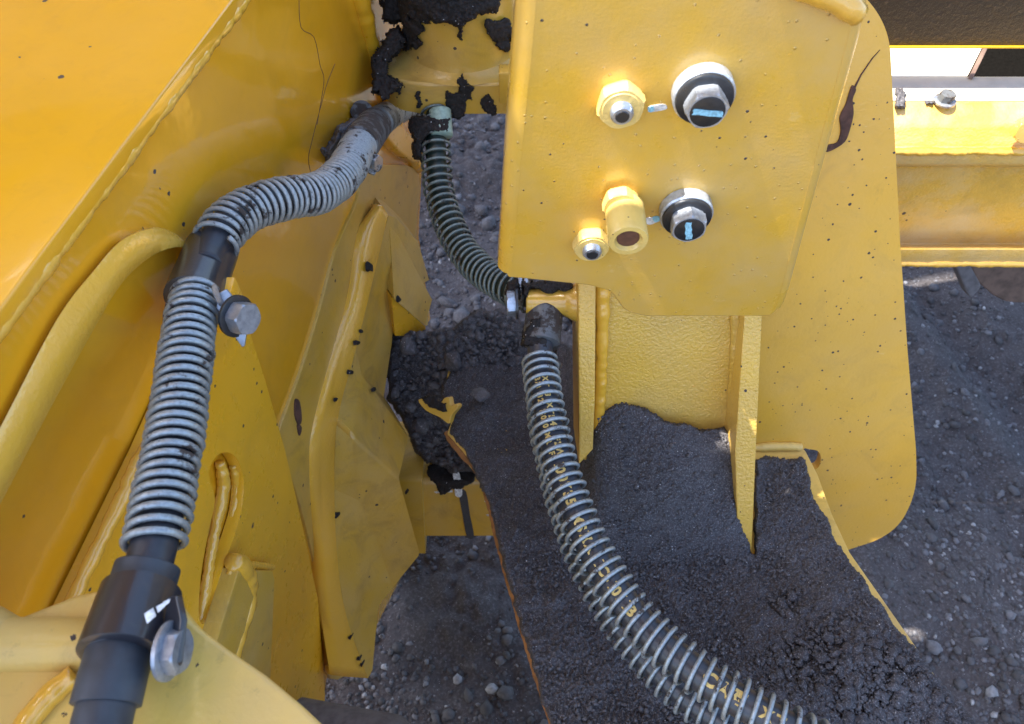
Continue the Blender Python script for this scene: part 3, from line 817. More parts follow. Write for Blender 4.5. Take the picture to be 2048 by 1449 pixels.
# coupling
b = bp.hit(1247, 402)
cp = obj('coupling', lathe_bm(b, nax, [(.0125, 0), (.0125, .006), (.0155, .008), (.0155, .043), (.0148, .0445), (.0108, .0445), (.0088, .041)], 40), Y_nut, br)
obj('bore', lathe_bm(b + nax * .0408, nax, [(.0088, 0), (.0088, .0006), (.0080, .0008)], 30), M_bore, cp)
bm = bmesh.new()
x, y, z = basis(nax)
obj('coupling_lug', hex_bm(b + Vector((-.004, -.0045, .006)), nax, .0145, .010, rot=.3), Y_nut, cp)
for pts, mt in (([(1298, 214), (1326, 209), (1334, 214), (1330, 220), (1300, 225), (1296, 221)], M_white), ([(1296, 217), (1306, 213), (1308, 222), (1299, 225)], M_blue),
                ([(1293, 437), (1312, 436), (1316, 443), (1300, 450), (1292, 446)], M_white), ([(1305, 436), (1318, 434), (1320, 442), (1310, 445)], M_blue)):
    plate('paint_dab', cat_(pts, 3, True), bp.off(.0006 if mt is M_white else .001), .0005 if mt is M_white else .0008, mt, br, 0)

# rust peel on the side plate
pk = cat_([(1705, 172), (1713, 180), (1706, 200), (1708, 228), (1700, 262), (1690, 285), (1668, 300), (1652, 305), (1655, 292), (1675, 286), (1682, 262), (1680, 235), (1692, 210), (1698, 190)], 3, True)
o = plate('rust_scar', pk, side_pl.off(.0022), .004, M_rust, db, .0008)
tubes('crack', [(([tuple(side_pl.hit(x, y, .0002)) for x, y in [(1708, 178), (1722, 150), (1744, 118), (1760, 100)]], [.0013, .0009, .0007, .0004], 6),)], M_rust, db)

# ------------------------------------------------------------------ cross beam on the right
bmT = thing('cross_beam', (P(1900, 500, 1.2)), 'thick yellow channel beam running off to the right behind the side plate', 'beam')
pr = [zy(534, .80), zy(498, .80), zy(489, .845), zy(334, .845), zy(331, .812), zy(302, .812), zy(296, .824), zy(252, .832), zy(218, .852)]
zt_ = zy(218, .852)[1]
pr += [(.862, zt_ + .004), (.912, zt_ + .004), (.912, pr[0][1])]
obj('beam_body', extrude_x(pr, .15, 2.2, .004), Y_beam, bmT)
bead('weld_bead', [Vector((x, zy(303, .812)[0] + .001, zy(303, .812)[1] - .001)) for x in (.2, .6, 1.0, 1.6)], .0055, Y_weld, bmT, .3)
bead('weld_bead', [Vector((x, zy(520, .80)[0] + .002, zy(530, .80)[1] + .001)) for x in (.2, .6, 1.0, 1.6)], .006, Y_weld, bmT, .25)
zc = zt_ + .006
top_pl = Pl((0, 0, zc), (0, 0, 1))
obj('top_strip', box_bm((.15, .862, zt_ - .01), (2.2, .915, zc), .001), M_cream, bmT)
bb = top_pl.hit(1888, 204)
hb = obj('bolt_head', hex_bm(bb + Vector((0, 0, .003)), (0, 0, 1), .0105, .010, rot=.2), M_mudmet, bmT)
obj('washer', lathe_bm(bb, (0, 0, 1), [(.0145, 0), (.0145, .0026), (.0135, .0031)], 30), M_zincd, hb)
nb_ = P(2052, 268, .985)
obj('nut', hex_bm(nb_ + Vector((0, .012, 0)), (0, -1, .3), .017, .014, rot=.4), Y_brk, bmT)
# pale plate behind, dark panel above
pp = thing('pale_plate', (.7, 1.2, zc), 'bleached sunlit plate with a slanted end seen behind the beam', 'plate')
PB = Pl((0, 0, zc + .002), (0, 0, 1))
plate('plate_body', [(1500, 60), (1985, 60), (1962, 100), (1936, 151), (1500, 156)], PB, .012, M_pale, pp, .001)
obj('hidden_reflector', box_bm((.06, 1.08, zc - .5), (.19, 1.46, zc - .004), .003), M_pale, pp)  # hidden pale block added to put a cream reflection on the left panel
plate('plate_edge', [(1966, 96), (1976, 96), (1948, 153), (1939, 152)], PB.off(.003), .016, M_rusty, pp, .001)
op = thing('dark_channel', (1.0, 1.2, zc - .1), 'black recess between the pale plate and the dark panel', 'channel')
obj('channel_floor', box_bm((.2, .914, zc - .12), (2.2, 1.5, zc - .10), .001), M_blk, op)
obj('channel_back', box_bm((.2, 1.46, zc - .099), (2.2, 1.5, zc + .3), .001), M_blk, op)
dp = thing('dark_panel', (.9, 1.0, 1.2), 'dark overhead panel in the top right corner with a thin orange lower edge', 'shield')
q0 = P(1700, 96, .97)
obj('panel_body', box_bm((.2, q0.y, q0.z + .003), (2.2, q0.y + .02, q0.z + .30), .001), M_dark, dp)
obj('lower_edge', box_bm((.2, q0.y - .002, q0.z), (2.2, q0.y + .02, q0.z + .0028), .0008), Y_plate, dp)
# rusty linkage below the beam
rl = thing('rusty_linkage', P(1980, 600, 1.7), 'rust brown steel arm with rounded lobes hanging below the beam', 'linkage')
lp = pl3((1900, 540, 1.62), (2048, 540, 1.62), (1980, 620, 1.68))
plate('arm', bez([(1925, 470), (1950, 560, 12), (1995, 598, 20), (2030, 608, 20), (2100, 600), (2200, 480)], 8), lp, .09, M_rusty, rl, .012, seg=4)
plate('bracket', bez([(1885, 500), (1910, 530), (1940, 600, 10), (1965, 575, 10), (1935, 520)], 6), lp.off(.05), .03, M_grey, rl, .004, seg=3)

# ------------------------------------------------------------------ pin lug, top centre
zl = P(900, 170, 1.0).z
lug_pl = Pl((0, 0, zl), (0, 0, 1))
lug = thing('pin_lug', (P(900, 150, 1.02)), 'yellow cylindrical pin lug with an eight sided flange, caked in black mud, top centre', 'lug')
plate('flange', bez([(1060, 168), (840, 169, 20), (790, 160, 16), (762, 140, 16), (748, 112, 14), (762, 78, 14), (812, 48), (1060, 48)]), lug_pl, .047, Y_gus, lug, .004, seg=3)
lc = lug_pl.hit(925, 88)
obj('barrel', lathe_bm(lc, (0, 0, 1), [(.098, 0), (.089, .002), (.081, .008), (.078, .018), (.078, .2)], 64), Y_gus, lug)
tb = P(998, 190, .97)
obj('tab', box_bm((tb.x, tb.y, P(1000, 228, .97).z), (tb.x + .1, tb.y + .02, P(1000, 104, .97).z), .002), Y_gus, lug)
def cyl_d(x, y):
    rx = (x - 1024) / FPX; v = (724.5 - y) / FPX; ry = v * U_.y + F_.y
    ox, oy = -lc.x, -lc.y
    A = rx * rx + ry * ry; B_ = rx * ox + ry * oy; Cc = ox * ox + oy * oy - .082 ** 2
    D = np.clip(B_ * B_ - A * Cc, 0, None)
    return (-B_ - np.sqrt(D)) / A - .004
bar = lambda x, y: np.full(x.shape, .955) - (y < 60) * 0
def lug_d(x, y):  # in front of the barrel surface
    return .985 + ((x - 925) / 1500 * 1.0) ** 2 * 6
sheet('mud_cake', [(758, -30), (765, 40), (790, 55), (812, 42), (850, 48), (872, 58), (895, 52), (915, 62), (922, 78), (935, 50), (985, 28), (1040, -30)], cyl_d, 1.6, M_mud, (0, -1, .5), jag=10, lump=(.006, 40), rim=12, sink=.04, seed=3, cell=(.003, 120),
      label='black mud caked along the top of the yellow pin lug', cat='mud')
def lug_d2(x, y): return np.full(x.shape, .0) + 1.0 - (y - 110) * .0001 - .012
sheet('mud_cake', [(800, 45), (770, 70), (748, 110), (742, 150), (748, 180), (768, 196), (785, 190), (796, 182), (806, 170), (776, 150), (772, 125), (800, 108), (812, 80)], lug_d2, 1.6, M_mud, (-.3, -1, .5), jag=8, lump=(.005, 50), rim=8, sink=.04, seed=5, cell=(.003, 120),
      label='black mud clinging to the left edge of the eight sided flange', cat='mud')
FY = Pl((0, P(900, 170, 1.0).y, 0), (0, -1, 0))
sheet('mud_cake', [(805, 30), (838, 40), (850, 62), (838, 74), (858, 84), (846, 96), (824, 100), (806, 112), (790, 100), (800, 70)], cyl_d, 1.6, M_mud, (-.4, -1, .5), jag=8, lump=(.003, 60), fine=.0006, rim=6, sink=.03, seed=6, cell=(.002, 140), label='black mud running down the left side of the pin lug barrel', cat='mud')
sheet('mud_cake', [(975, 30), (1010, 40), (1030, 60), (1020, 100), (1000, 96), (990, 78), (968, 70), (950, 48)], cyl_d, 1.6, M_mud, (.3, -1, .5), jag=10, lump=(.003, 60), fine=.0006, rim=6, sink=.03, seed=7, cell=(.002, 140), label='black mud streaks on the right side of the pin lug barrel', cat='mud')
for i, (po, lb) in enumerate((([(885, 178), (912, 180), (925, 150), (945, 178), (940, 200), (935, 230), (905, 232), (898, 205)], 'ragged dark mud splash in the middle of the flange rim'),
               ([(962, 205), (975, 192), (985, 215), (995, 210), (990, 226), (970, 222)], 'small dark mud splash near the right end of the flange rim'),
               ([(826, 190), (835, 188), (842, 208), (836, 214)], 'thin mud run on the left half of the flange rim'),
               ([(800, 165), (812, 175), (806, 192), (795, 200), (790, 180)], 'dark mud patch where the flange rim turns left'))):
    fn = np.vectorize(lambda x, y: (FY.hit(x, y, .002) - C0).dot(F_))
    sheet('mud_splash', po, fn, 1.5, M_mud, (0, -1, 0), jag=9, lump=(.0012, 160), fine=.0004, rim=4, sink=.006, seed=10 + i, cell=(0, 1), label=lb, cat='mud')

# ------------------------------------------------------------------ foreground plate and boss, lower left
fp = Pl((0, 0, CAM_Z - .47), (0, 0, 1))
fg = thing('foreground_plate', fp.hit(400, 1400), 'pale speckled yellow plate with a curved edge in the lower left foreground', 'plate')
plate('plate_body', bez([(330, 1150), (345, 1190, 20), (385, 1245, 30), (450, 1295), (530, 1350), (600, 1408), (660, 1465), (800, 1620), (-200, 1700), (-200, 1330), (150, 1190)], 8), fp, .014, Y_pale, fg, .003, seg=3)
c1 = P(-80, 1290, .455); c2 = P(215, 1290, .455)
obj('boss', lathe_bm(c1, c2 - c1, [(.026, 0), (.025, .010), (.0225, .018), (.0195, .024), (.0172, .029), (.0160, .032), (.0160, (c2 - c1).length)], 48), Y_pale, fg)
bead('weld_bead', [fp.hit(20, 1500, .004), fp.hit(60, 1440, .004), fp.hit(110, 1380, .004), fp.hit(150, 1350, .004)], .006, Y_weld, fg, .2)
rb = thing('mud_roller', P(700, 1440, 1.1), 'grey mud coated roller at the bottom edge beside the pale plate', 'roller')
c1 = P(560, 1470, 1.12); c2 = P(840, 1530, 1.0)
obj('roller_body', lathe_bm(c1 - (c2 - c1) * .3, (c2 - c1), [(.045, 0), (.055, .01), (.055, .28), (.045, .30)], 48), M_grey, rb)

# ------------------------------------------------------------------ hoses
def hose(name, ctrl, label, r_in, r_out, wire, m_in, m_sp, pitch, sp_range=(0, 1), cat='hose', tones=None, sides=24, phase=0.):
    """ctrl: (px,py,d). pitch: function s01 -> metres"""
    pts = [tuple(P(*c)) for c in ctrl]
    c = np.array(cat_(pts, 24))
    s = np.concatenate([[0], np.cumsum(np.linalg.norm(np.diff(c, axis=0), axis=1))])
    Lh = s[-1]
    m = int(Lh / .004); ss = np.linspace(0, Lh, m)
    q = np.stack([np.interp(ss, s, c[:, k]) for k in range(3)], 1)
    t = thing(name, q[-1] if q[-1][2] < q[0][2] else q[0], label, cat)
    tubes('inner_hose', [((q, r_in, sides),)], m_in, t, angle=180)
    # spring guard
    res = 5000
    fs = np.linspace(sp_range[0] * Lh, sp_range[1] * Lh, res)
    ph = np.concatenate([[0], np.cumsum(np.diff(fs) / pitch((fs[:-1] / Lh)))]) * 2 * np.pi
    turns = ph[-1] / (2 * np.pi); npt = int(turns * 22)
    php = np.linspace(0, ph[-1], npt); sp = np.interp(php, ph, fs)
    p, tt, nn, bb = frames(q)
    cc = np.stack([np.interp(sp, ss, q[:, k]) for k in range(3)], 1)
    n_ = np.stack([np.interp(sp, ss, nn[:, k]) for k in range(3)], 1); b_ = np.stack([np.interp(sp, ss, bb[:, k]) for k in range(3)], 1)
    wob = 1 + .022 * np.sin(php * .137) + .016 * np.sin(php * .41) + .02 * fbm(np.stack([php * .6, php * 0, php * 0], 1), 1, 2, seed=len(name) + int(phase * 10))
    hel = cc + (n_ * np.cos(php + phase)[:, None] + b_ * np.sin(php + phase)[:, None]) * (r_out * wob)[:, None]
    tubes('spring_guard', [((hel, wire, 8),)], m_sp, t, angle=180)
    return t, q, tt, nn, bb, Lh
def interp_fn(xs, ys): return lambda s: np.interp(s, xs, ys)

hA_ctrl = [(870, 210, 1.36), (815, 216, 1.28), (775, 232, 1.12), (742, 262, .98), (714, 300, .87), (690, 345, .80), (640, 385, .75), (570, 397, .71), (500, 418, .68), (450, 455, .655), (422, 505, .635), (404, 560, .61), (382, 640, .58), (368, 740, .55), (352, 860, .52), (330, 980, .49), (308, 1090, .465), (285, 1170, .452), (258, 1250, .435), (232, 1340, .415), (205, 1440, .395), (180, 1540, .38)]
# top part, first to second clamp
hA, qA, tA, nA, bA, LA = hose('hydraulic_hose', hA_ctrl[:11] + [(412, 535, .62)], 'upper length of the left hose, tight grey spring muddy along its bend', .0140, .0186, .0022, M_rub, M_spring_mud, interp_fn([0, .28, .45, .62, .75, .9, 1], [.0062, .0056, .0054, .0056, .0062, .0078, .009]), (.02, .965))
hB, qB, tB, nB, bB, LB = hose('hydraulic_hose', [(404, 560, .615)] + hA_ctrl[12:19] + [(246, 1290, .425)], 'long straight length of the left hose with evenly open pale grey spring', .0140, .0176, .0025, M_rub, M_spring, interp_fn([0, .12, .9, 1], [.0095, .0078, .0080, .009]), (.07, .80))
# smooth lower sleeve of the same hose
lo_ = thing('hose_sleeve', P(205, 1440, .395), 'smooth blue black rubber hose end with a stepped collar at the bottom left', 'hose')
pth = [tuple(P(*c)) for c in [(296, 1135, .462), (285, 1170, .455), (258, 1250, .435), (240, 1310, .422)]]
tubes('upper_sleeve', [((cat_(pth, 10), .0192, 36),)], M_rubd, lo_, angle=180)
pth = cat_([tuple(P(*c)) for c in [(240, 1300, .424), (222, 1370, .408), (212, 1410, .402)]], 10)
tubes('collar', [((pth, .0178, 36),)], M_rubd, lo_, angle=180)
pth = cat_([tuple(P(*c)) for c in [(216, 1400, .404), (205, 1440, .395), (180, 1560, .375)]], 10)
tubes('lower_hose', [((pth, .0150, 36),)], M_rubd, lo_, angle=180)

hC, qC, tC, nC, bC, LC = hose('hydraulic_hose', [(870, 190, 1.05), (872, 250, 1.04), (872, 310, 1.03), (878, 380, 1.02), (895, 440, 1.0), (925, 500, .975), (970, 548, .94), (1030, 582, .90), (1080, 600, .89)], 'dark green hose in a thin open spring hanging from below the pin lug', .0140, .0195, .0019, M_rubg, M_springg, interp_fn([0, .3, .75, 1], [.0135, .0122, .0098, .0080]), (.03, .97))
pth = [tuple(P(*c)) for c in [(880, 222, 1.03), (882, 250, 1.028), (884, 272, 1.026)]]
tubes('fitting', [((cat_(pth, 6), .0152, 24),)], M_pgreen, hC, angle=180)
h3c = [(1086, 600, .865), (1084, 650, .85), (1080, 720, .83), (1090, 800, .80), (1108, 890, .775), (1134, 980, .75), (1172, 1075, .725), (1228, 1175, .70), (1305, 1270, .675), (1400, 1350, .65), (1500, 1415, .63), (1620, 1480, .61), (1760, 1545, .60)]
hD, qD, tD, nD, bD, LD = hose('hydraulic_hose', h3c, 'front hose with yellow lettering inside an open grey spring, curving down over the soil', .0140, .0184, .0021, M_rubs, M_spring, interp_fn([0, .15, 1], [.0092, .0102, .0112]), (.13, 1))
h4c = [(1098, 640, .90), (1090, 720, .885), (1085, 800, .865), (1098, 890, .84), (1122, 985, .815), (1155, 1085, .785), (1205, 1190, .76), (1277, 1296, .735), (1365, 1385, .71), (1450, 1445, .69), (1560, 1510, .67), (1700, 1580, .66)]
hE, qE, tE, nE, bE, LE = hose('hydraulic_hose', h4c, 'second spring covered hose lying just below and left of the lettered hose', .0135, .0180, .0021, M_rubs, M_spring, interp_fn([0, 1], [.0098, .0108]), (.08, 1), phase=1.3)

# lettering on the front hose
_glyph = {}
def glyph(ch):
    if ch in _glyph: return _glyph[ch]
    cu = bpy.data.curves.new('glyph', 'FONT'); cu.body = ch; cu.size = 1.0; cu.resolution_u = 2; cu.extrude = 0.0; cu.offset = 0.045
    o = bpy.data.objects.new('glyph', cu); COL.objects.link(o)
    bpy.context.view_layer.update()
    me = bpy.data.meshes.new_from_object(o.evaluated_get(bpy.context.evaluated_depsgraph_get()))
    bm = bmesh.new(); bm.from_mesh(me); bmesh.ops.triangulate(bm, faces=bm.faces)
    v = np.array([x.co[:] for x in bm.verts]) if bm.verts else np.zeros((0, 3)); f = [[x.index for x in q.verts] for q in bm.faces]
    wd = (v[:, 0].max() if len(v) else .3) + .08
    bm.free(); bpy.data.meshes.remove(me); bpy.data.objects.remove(o); bpy.data.curves.remove(cu)
    _glyph[ch] = (v, f, wd); return _glyph[ch]
def lettering(text, s0, size, side, gap, q, r, parent, label):
    ss = np.concatenate([[0], np.cumsum(np.linalg.norm(np.diff(q, axis=0), axis=1))])
    V, Fc = [], []; s = s0; base = 0
    cam_ = np.array(tuple(C0))
    for ch in text:
        if ch == ' ': s += size * gap; continue
        gv, gf, wd = glyph(ch)
        c = np.array([np.interp(s + size * wd * .5, ss, q[:, k]) for k in range(3)])
        c2 = np.array([np.interp(s + size * wd * .5 + .004, ss, q[:, k]) for k in range(3)])
        t = (c2 - c); t /= np.linalg.norm(t)
        n = cam_ - c; n -= t * n.dot(t); n /= np.linalg.norm(n)
        b = np.cross(n, t)
        x = (gv[:, 0] - wd * .5) * size; yy = (gv[:, 1] - .35) * size + side
        a = yy / r
        V.append(c + t * x[:, None] + (r + .0003) * (n * np.cos(a)[:, None] + b * np.sin(a)[:, None]))
        Fc += [[i + base for i in f] for f in gf]; base += len(gv)
        s += size * (wd + .04)
    o = fast('lettering', np.vstack(V), np.array(Fc), M_ink, parent, smooth=False)
    o['label'] = label
def s_at(q, px, py):
    best = None
    for i, p in enumerate(q):
        v = Vector(p) - C0; d = v.dot(F_); x = 1024 + FPX * v.dot(R_) / d; y = 724.5 - FPX * v.dot(U_) / d
        e = (x - px) ** 2 + (y - py) ** 2
        if best is None or e < best[0]: best = (e, i)
    return best[1] * float(np.linalg.norm(q[1] - q[0]))
lettering('XT 3 XTL', s_at(qD, 1085, 765), .0085, .004, .7, qD, .0140, hD, 'small yellow print on the upper part of the hose')
lettering('3/8 32 110', s_at(qD, 1085, 765), .0085, -.0045, .7, qD, .0140, hD, 'second row of small yellow print on the hose')
lettering('46 FLW', s_at(qD, 1105, 850), .0095, .0045, .6, qD, .0140, hD, 'small yellow print reading 46 FLW')
lettering('20 MR IF', s_at(qD, 1100, 850), .0085, -.004, .5, qD, .0140, hD, 'small yellow print below the first row')
lettering('100735 MSHA IC-10/1B', s_at(qD, 1122, 935), .0135, .0, .55, qD, .0140, hD, 'yellow print reading 100735 MSHA IC-10/1B')
lettering('CAT', s_at(qD, 1410, 1352), .0165, .002, .5, qD, .0140, hD, 'yellow print reading CAT')
lettering('®  XT-3 ES', s_at(qD, 1464, 1392), .0125, .002, .5, qD, .0140, hD, 'yellow print beyond the CAT mark')

# ------------------------------------------------------------------ clamps
def band(name, a, b, r, mat, parent, lip=.001):
    a, b = Vector(a), Vector(b); L_ = (b - a).length
    return obj(name, lathe_bm(a, b - a, [(r * .9, 0), (r, lip), (r, L_ - lip), (r * .9, L_)], 48), mat, parent)
def hexbolt(parent, base, ax, r, h, rot=0., washer=True, mat=None, wmat=None):
    base = Vector(base); ax = Vector(ax).normalized()
    hd = obj('bolt', hex_bm(base + ax * .003, ax, r, h, rot=rot, cham=.0012), mat or M_zinc, parent)
    if washer: obj('washer', lathe_bm(base, ax, [(r * 1.2, 0), (r * 1.25, .0004), (r * 1.25, .0026), (r * 1.15, .003)], 36), wmat or M_bolthd, hd)
    return hd
# middle left clamp
cm = thing('hose_clamp', P(405, 550, .62), 'black band clamp with pointed steel tab holding the left hose near its bend', 'clamp')
band('band', P(424, 500, .655), P(385, 600, .60), .0222, M_black, cm)
tp = pl3((440, 560, .580), (497, 640, .590), (470, 690, .592))
plate('tab', bez([(436, 588), (452, 578, 5), (470, 600), (497, 640, 8), (489, 693), (484, 695), (455, 655), (432, 615)]), tp, .0035, M_mid, cm, .0006)
hexbolt(cm, tp.hit(470, 632, .001), Vector((.86, -.42, .22)), .0135, .012, rot=.3, mat=M_mid)
plate('scratch_or_glint', cat_([(424, 572), (432, 570), (440, 590), (446, 608), (440, 612), (430, 595)], 3, True), pl3((430, 570, .578), (445, 580, .584), (440, 610, .578)), .0006, M_zinc, cm, 0)
obj('stand_off', box_bm(P(418, 668, .64) - Vector((.02, 0, 0)), P(470, 640, .62) + Vector((0, .03, .02)), .002), Y_plate, cm)
# lower left clamp
cl = thing('hose_clamp', P(265, 1240, .43), 'wide black band clamp bolted to the yellow boss at the lower left', 'clamp')
band('band', P(284, 1182, .452), P(240, 1312, .421), .0232, M_black, cl)
tp2 = pl3((330, 1260, .425), (350, 1300, .415), (330, 1340, .415))
plate('tab', bez([(335, 1195), (352, 1190, 5), (362, 1240), (352, 1330, 8), (318, 1352, 6), (322, 1270)]), tp2, .004, M_black, cl, .0008)
hexbolt(cl, tp2.hit(332, 1302), Vector((.97, -.02, .08)), .0130, .007, rot=.1, mat=M_mid, wmat=M_mid)
sp_ = pl3((290, 1240, .399), (330, 1200, .403), (320, 1245, .400))
for q4 in ([(288, 1228), (306, 1216), (312, 1232), (294, 1248)], [(312, 1214), (326, 1206), (330, 1213), (316, 1226)], [(326, 1204), (340, 1198), (338, 1206), (330, 1212)]):
    plate('scratch_or_glint', q4, sp_, .0006, M_white, cl, 0)  # glint on the black band, painted as small white plates
# upper left clamp, muddy
cu = thing('hose_clamp', P(735, 270, 1.0), 'small muddy clamp with two bolt heads where the left hose passes the frame top', 'clamp')
band('band', P(750, 250, 1.0), P(718, 292, .885), .0225, M_mudmet, cu)
band('sleeve', P(772, 234, 1.10), P(742, 262, .985), .0195, M_rubg, cu)
plate('tab', bez([(722, 262, 5), (742, 280), (748, 310), (762, 318, 5), (750, 350, 4), (738, 345), (730, 300)]), pl3((735, 290, .875), (755, 310, .875), (745, 345, .865)), .003, M_zincd, cu, .0006)
hexbolt(cu, P(740, 324, .868), Vector((.9, -.4, .1)), .0100, .009, mat=M_zincd)
hexbolt(cu, P(724, 226, 1.0), Vector((-.1, -.8, .7)), .0125, .012, mat=M_mudmet, wmat=M_mudmet)
obj('stand_off', box_bm(P(690, 340, .95), P(738, 320, .90) + Vector((0, .03, .0)), .002), Y_plate, cu)
# centre clamp
cc_ = thing('hose_clamp', P(1050, 620, .86), 'bright galvanised strap clamp bolted to the end of the short yellow boss', 'clamp')
for k_, (xa, xb) in enumerate(((1036, 1045), (1048, 1057))):
    a_ = P(xa, 560, .858); b_ = P(xb, 560, .858)
    z0 = P(xa, 700 if k_ == 0 else 660, .84).z; z1 = P(xa, 556, .87).z
    obj('strap', box_bm((a_.x, a_.y - .012, z0), (b_.x, a_.y + .014, z1), .001), M_zincd, cc_)
hexbolt(cc_, P(1036, 607, .845), (-1, -.05, 0), .0145, .0095, rot=.25)
band('sleeve', P(1090, 615, .862), P(1082, 690, .842), .0212, M_mudmet, cc_)

# ------------------------------------------------------------------ soil
def plane_d(pl):
    n = np.array(tuple(pl.n)); c = pl.n.dot(pl.p - C0)
    r_, u_, f_ = (np.array(tuple(q)) for q in (R_, U_, F_))
    def f(x, y):
        den = n.dot(r_) * (x - 1024) / FPX + n.dot(u_) * (724.5 - y) / FPX + n.dot(f_)
        return c / den
    return f
D_deck = plane_d(dk); D_web = plane_d(web_pl)
def D_dirt(x, y):
    base = D_deck(x, y) - .013
    lift = np.clip((1130 - y) / 300, 0, 1.1) ** 1.15 * .222
    wx = 1 / (1 + np.exp(-(x - 1165) / 10.)) * 1 / (1 + np.exp((x - 1492 - np.clip(y - 900, 0, 400) * .04) / 9.))
    ridge = .035 * np.exp(-((x - 1700) / 190) ** 2 - ((y - 1330) / 150) ** 2)
    return base - lift * wx - ridge - .02 * np.exp(-((x - 1300) / 120) ** 2 - ((y - 1000) / 160) ** 2)
main_poly = [(1230, 802), (1255, 806), (1292, 815), (1330, 838), (1380, 850), (1400, 858), (1425, 852), (1450, 856), (1472, 880), (1478, 905), (1482, 980), (1478, 1010), (1498, 1060), (1505, 1112), (1508, 920), (1530, 908), (1560, 915), (1605, 912), (1622, 960), (1628, 1000), (1655, 1040), (1668, 1075), (1698, 1120), (1722, 1150), (1748, 1194), (1776, 1222), (1792, 1260), (1826, 1290), (1874, 1352), (1944, 1436), (2080, 1600), (1132, 1600), (1098, 1449), (1042, 1262), (994, 1090), (975, 1005), (955, 955), (926, 906), (897, 864), (905, 835), (880, 800), (900, 720), (935, 660), (1000, 635), (1060, 640), (1150, 700), (1152, 880), (1162, 900), (1172, 860), (1190, 830)]
sheet('soil_layer', main_poly, D_dirt, 1.9, M_dirt, tuple(dk.n), jag=4, lump=(.007, 24), fine=.0026, rim=8, sink=.045, seed=21, cell=(.0022, 190), label='dark crumbly soil covering the sloping deck and heaped inside the column foot', cat='soil', kind='stuff')
# clods on the soil
def on_dirt(px, py):
    d = D_dirt(px, py) - .004
    r = np.array(tuple(R_))[None] * ((px - 1024) / FPX)[:, None] + np.array(tuple(U_))[None] * ((724.5 - py) / FPX)[:, None] + np.array(tuple(F_))[None]
    return np.array(tuple(C0))[None] + r * d[:, None]
def scatter(name, poly, n, lo, hi, pw, label, cat, mat, seed, inset=10, dens=None, dep=on_dirt):
    g_ = np.random.default_rng(seed)
    xs = [p[0] for p in poly]; ys = [p[1] for p in poly]
    x = g_.uniform(min(xs), max(xs), n * 3); y = g_.uniform(min(ys), min(1500, max(ys)), n * 3)
    k_ = in_poly(x, y, poly) > inset
    if dens is not None: k_ &= g_.random(len(x)) < dens(x, y)
    x, y = x[k_][:n], y[k_][:n]
    sz_ = lo + (hi - lo) * g_.random(len(x)) ** pw
    o = stones(name, dep(x, y), sz_, mat, tone=g_.random(len(x)) * .55, flat=.7, jag=.6)
    return tag(o, label, cat, kind='stuff')
scatter('soil_crumbs', main_poly, 9000, .0009, .0035, 3, 'fine crumbs and grains of soil strewn over the deck', 'soil', M_clod, 5, dens=lambda x, y: .35 + .65 * ((x > 1500) | (y > 1100)))
scatter('soil_clods', [(1560, 1130), (1700, 1160), (1900, 1400), (2060, 1560), (1560, 1560), (1500, 1300)], 1500, .0018, .010, 3.4, 'rounded soil clods gathered at the lower right end of the deck', 'soil', M_dirt, 6, dens=lambda x, y: np.clip((y - 1120) / 330, .1, 1))

# clod heap between the gusset and the deck
hp = pl3((780, 660, 1.25), (1040, 640, 1.2), (900, 950, 1.345))
D_heap0 = plane_d(hp)
D_heap = lambda x, y: D_heap0(x, y) - .03 * np.exp(-((x - 930) / 80) ** 2 - ((y - 740) / 90) ** 2)
heap_poly = [(788, 660), (820, 655), (862, 662), (905, 655), (925, 640), (950, 625), (1000, 612), (1040, 640), (1050, 760), (1010, 900), (965, 950), (940, 944), (905, 950), (880, 935), (850, 925), (828, 900), (815, 860), (775, 800), (776, 720)]
sheet('clod_heap', heap_poly, D_heap, 1.8, M_dirt, (0, -.4, .9), jag=5, lump=(.008, 30), rim=10, sink=.05, seed=31, cell=(.007, 55), label='heap of dark soil and clods wedged between the frame gusset and the deck', cat='soil', kind='stuff')
def on_heap(px, py):
    d = D_heap(px, py) - .006
    r = np.array(tuple(R_))[None] * ((px - 1024) / FPX)[:, None] + np.array(tuple(U_))[None] * ((724.5 - py) / FPX)[:, None] + np.array(tuple(F_))[None]
    return np.array(tuple(C0))[None] + r * d[:, None]
scatter('heap_crumbs', heap_poly, 1300, .002, .011, 2.6, 'small grey lumps and pebbles on the soil heap beside the gusset', 'soil', M_clod, 8, dep=on_heap)
def rock(px, py, d, r, label, sq=(1, .8, .7), seed=0, mat=None, cat='stone', name='stone'):
    c = np.array(tuple(P(px, py, d)))
    v = ico3_v * (1 + .22 * fbm(ico3_v + seed * 3.1, 1.3, 3, seed=seed))[:, None]
    # flatten a few sides so that it breaks like stone
    g_ = np.random.default_rng(seed)
    for _ in range(7):
        nn = g_.normal(size=3); nn /= np.linalg.norm(nn); t = v @ nn; over = np.clip(t - .72, 0, None); v = v - nn[None] * over[:, None] * .85
    a = g_.uniform(0, 3); ca, sa = math.cos(a), math.sin(a)
    v = v * (np.array(sq) * r)[None]
    v = np.stack([v[:, 0] * ca - v[:, 1] * sa, v[:, 0] * sa + v[:, 1] * ca, v[:, 2]], 1)
    o = fast(name, v + c[None], ico3_f, mat or M_clod, angle=40)
    return tag(o, label, cat)
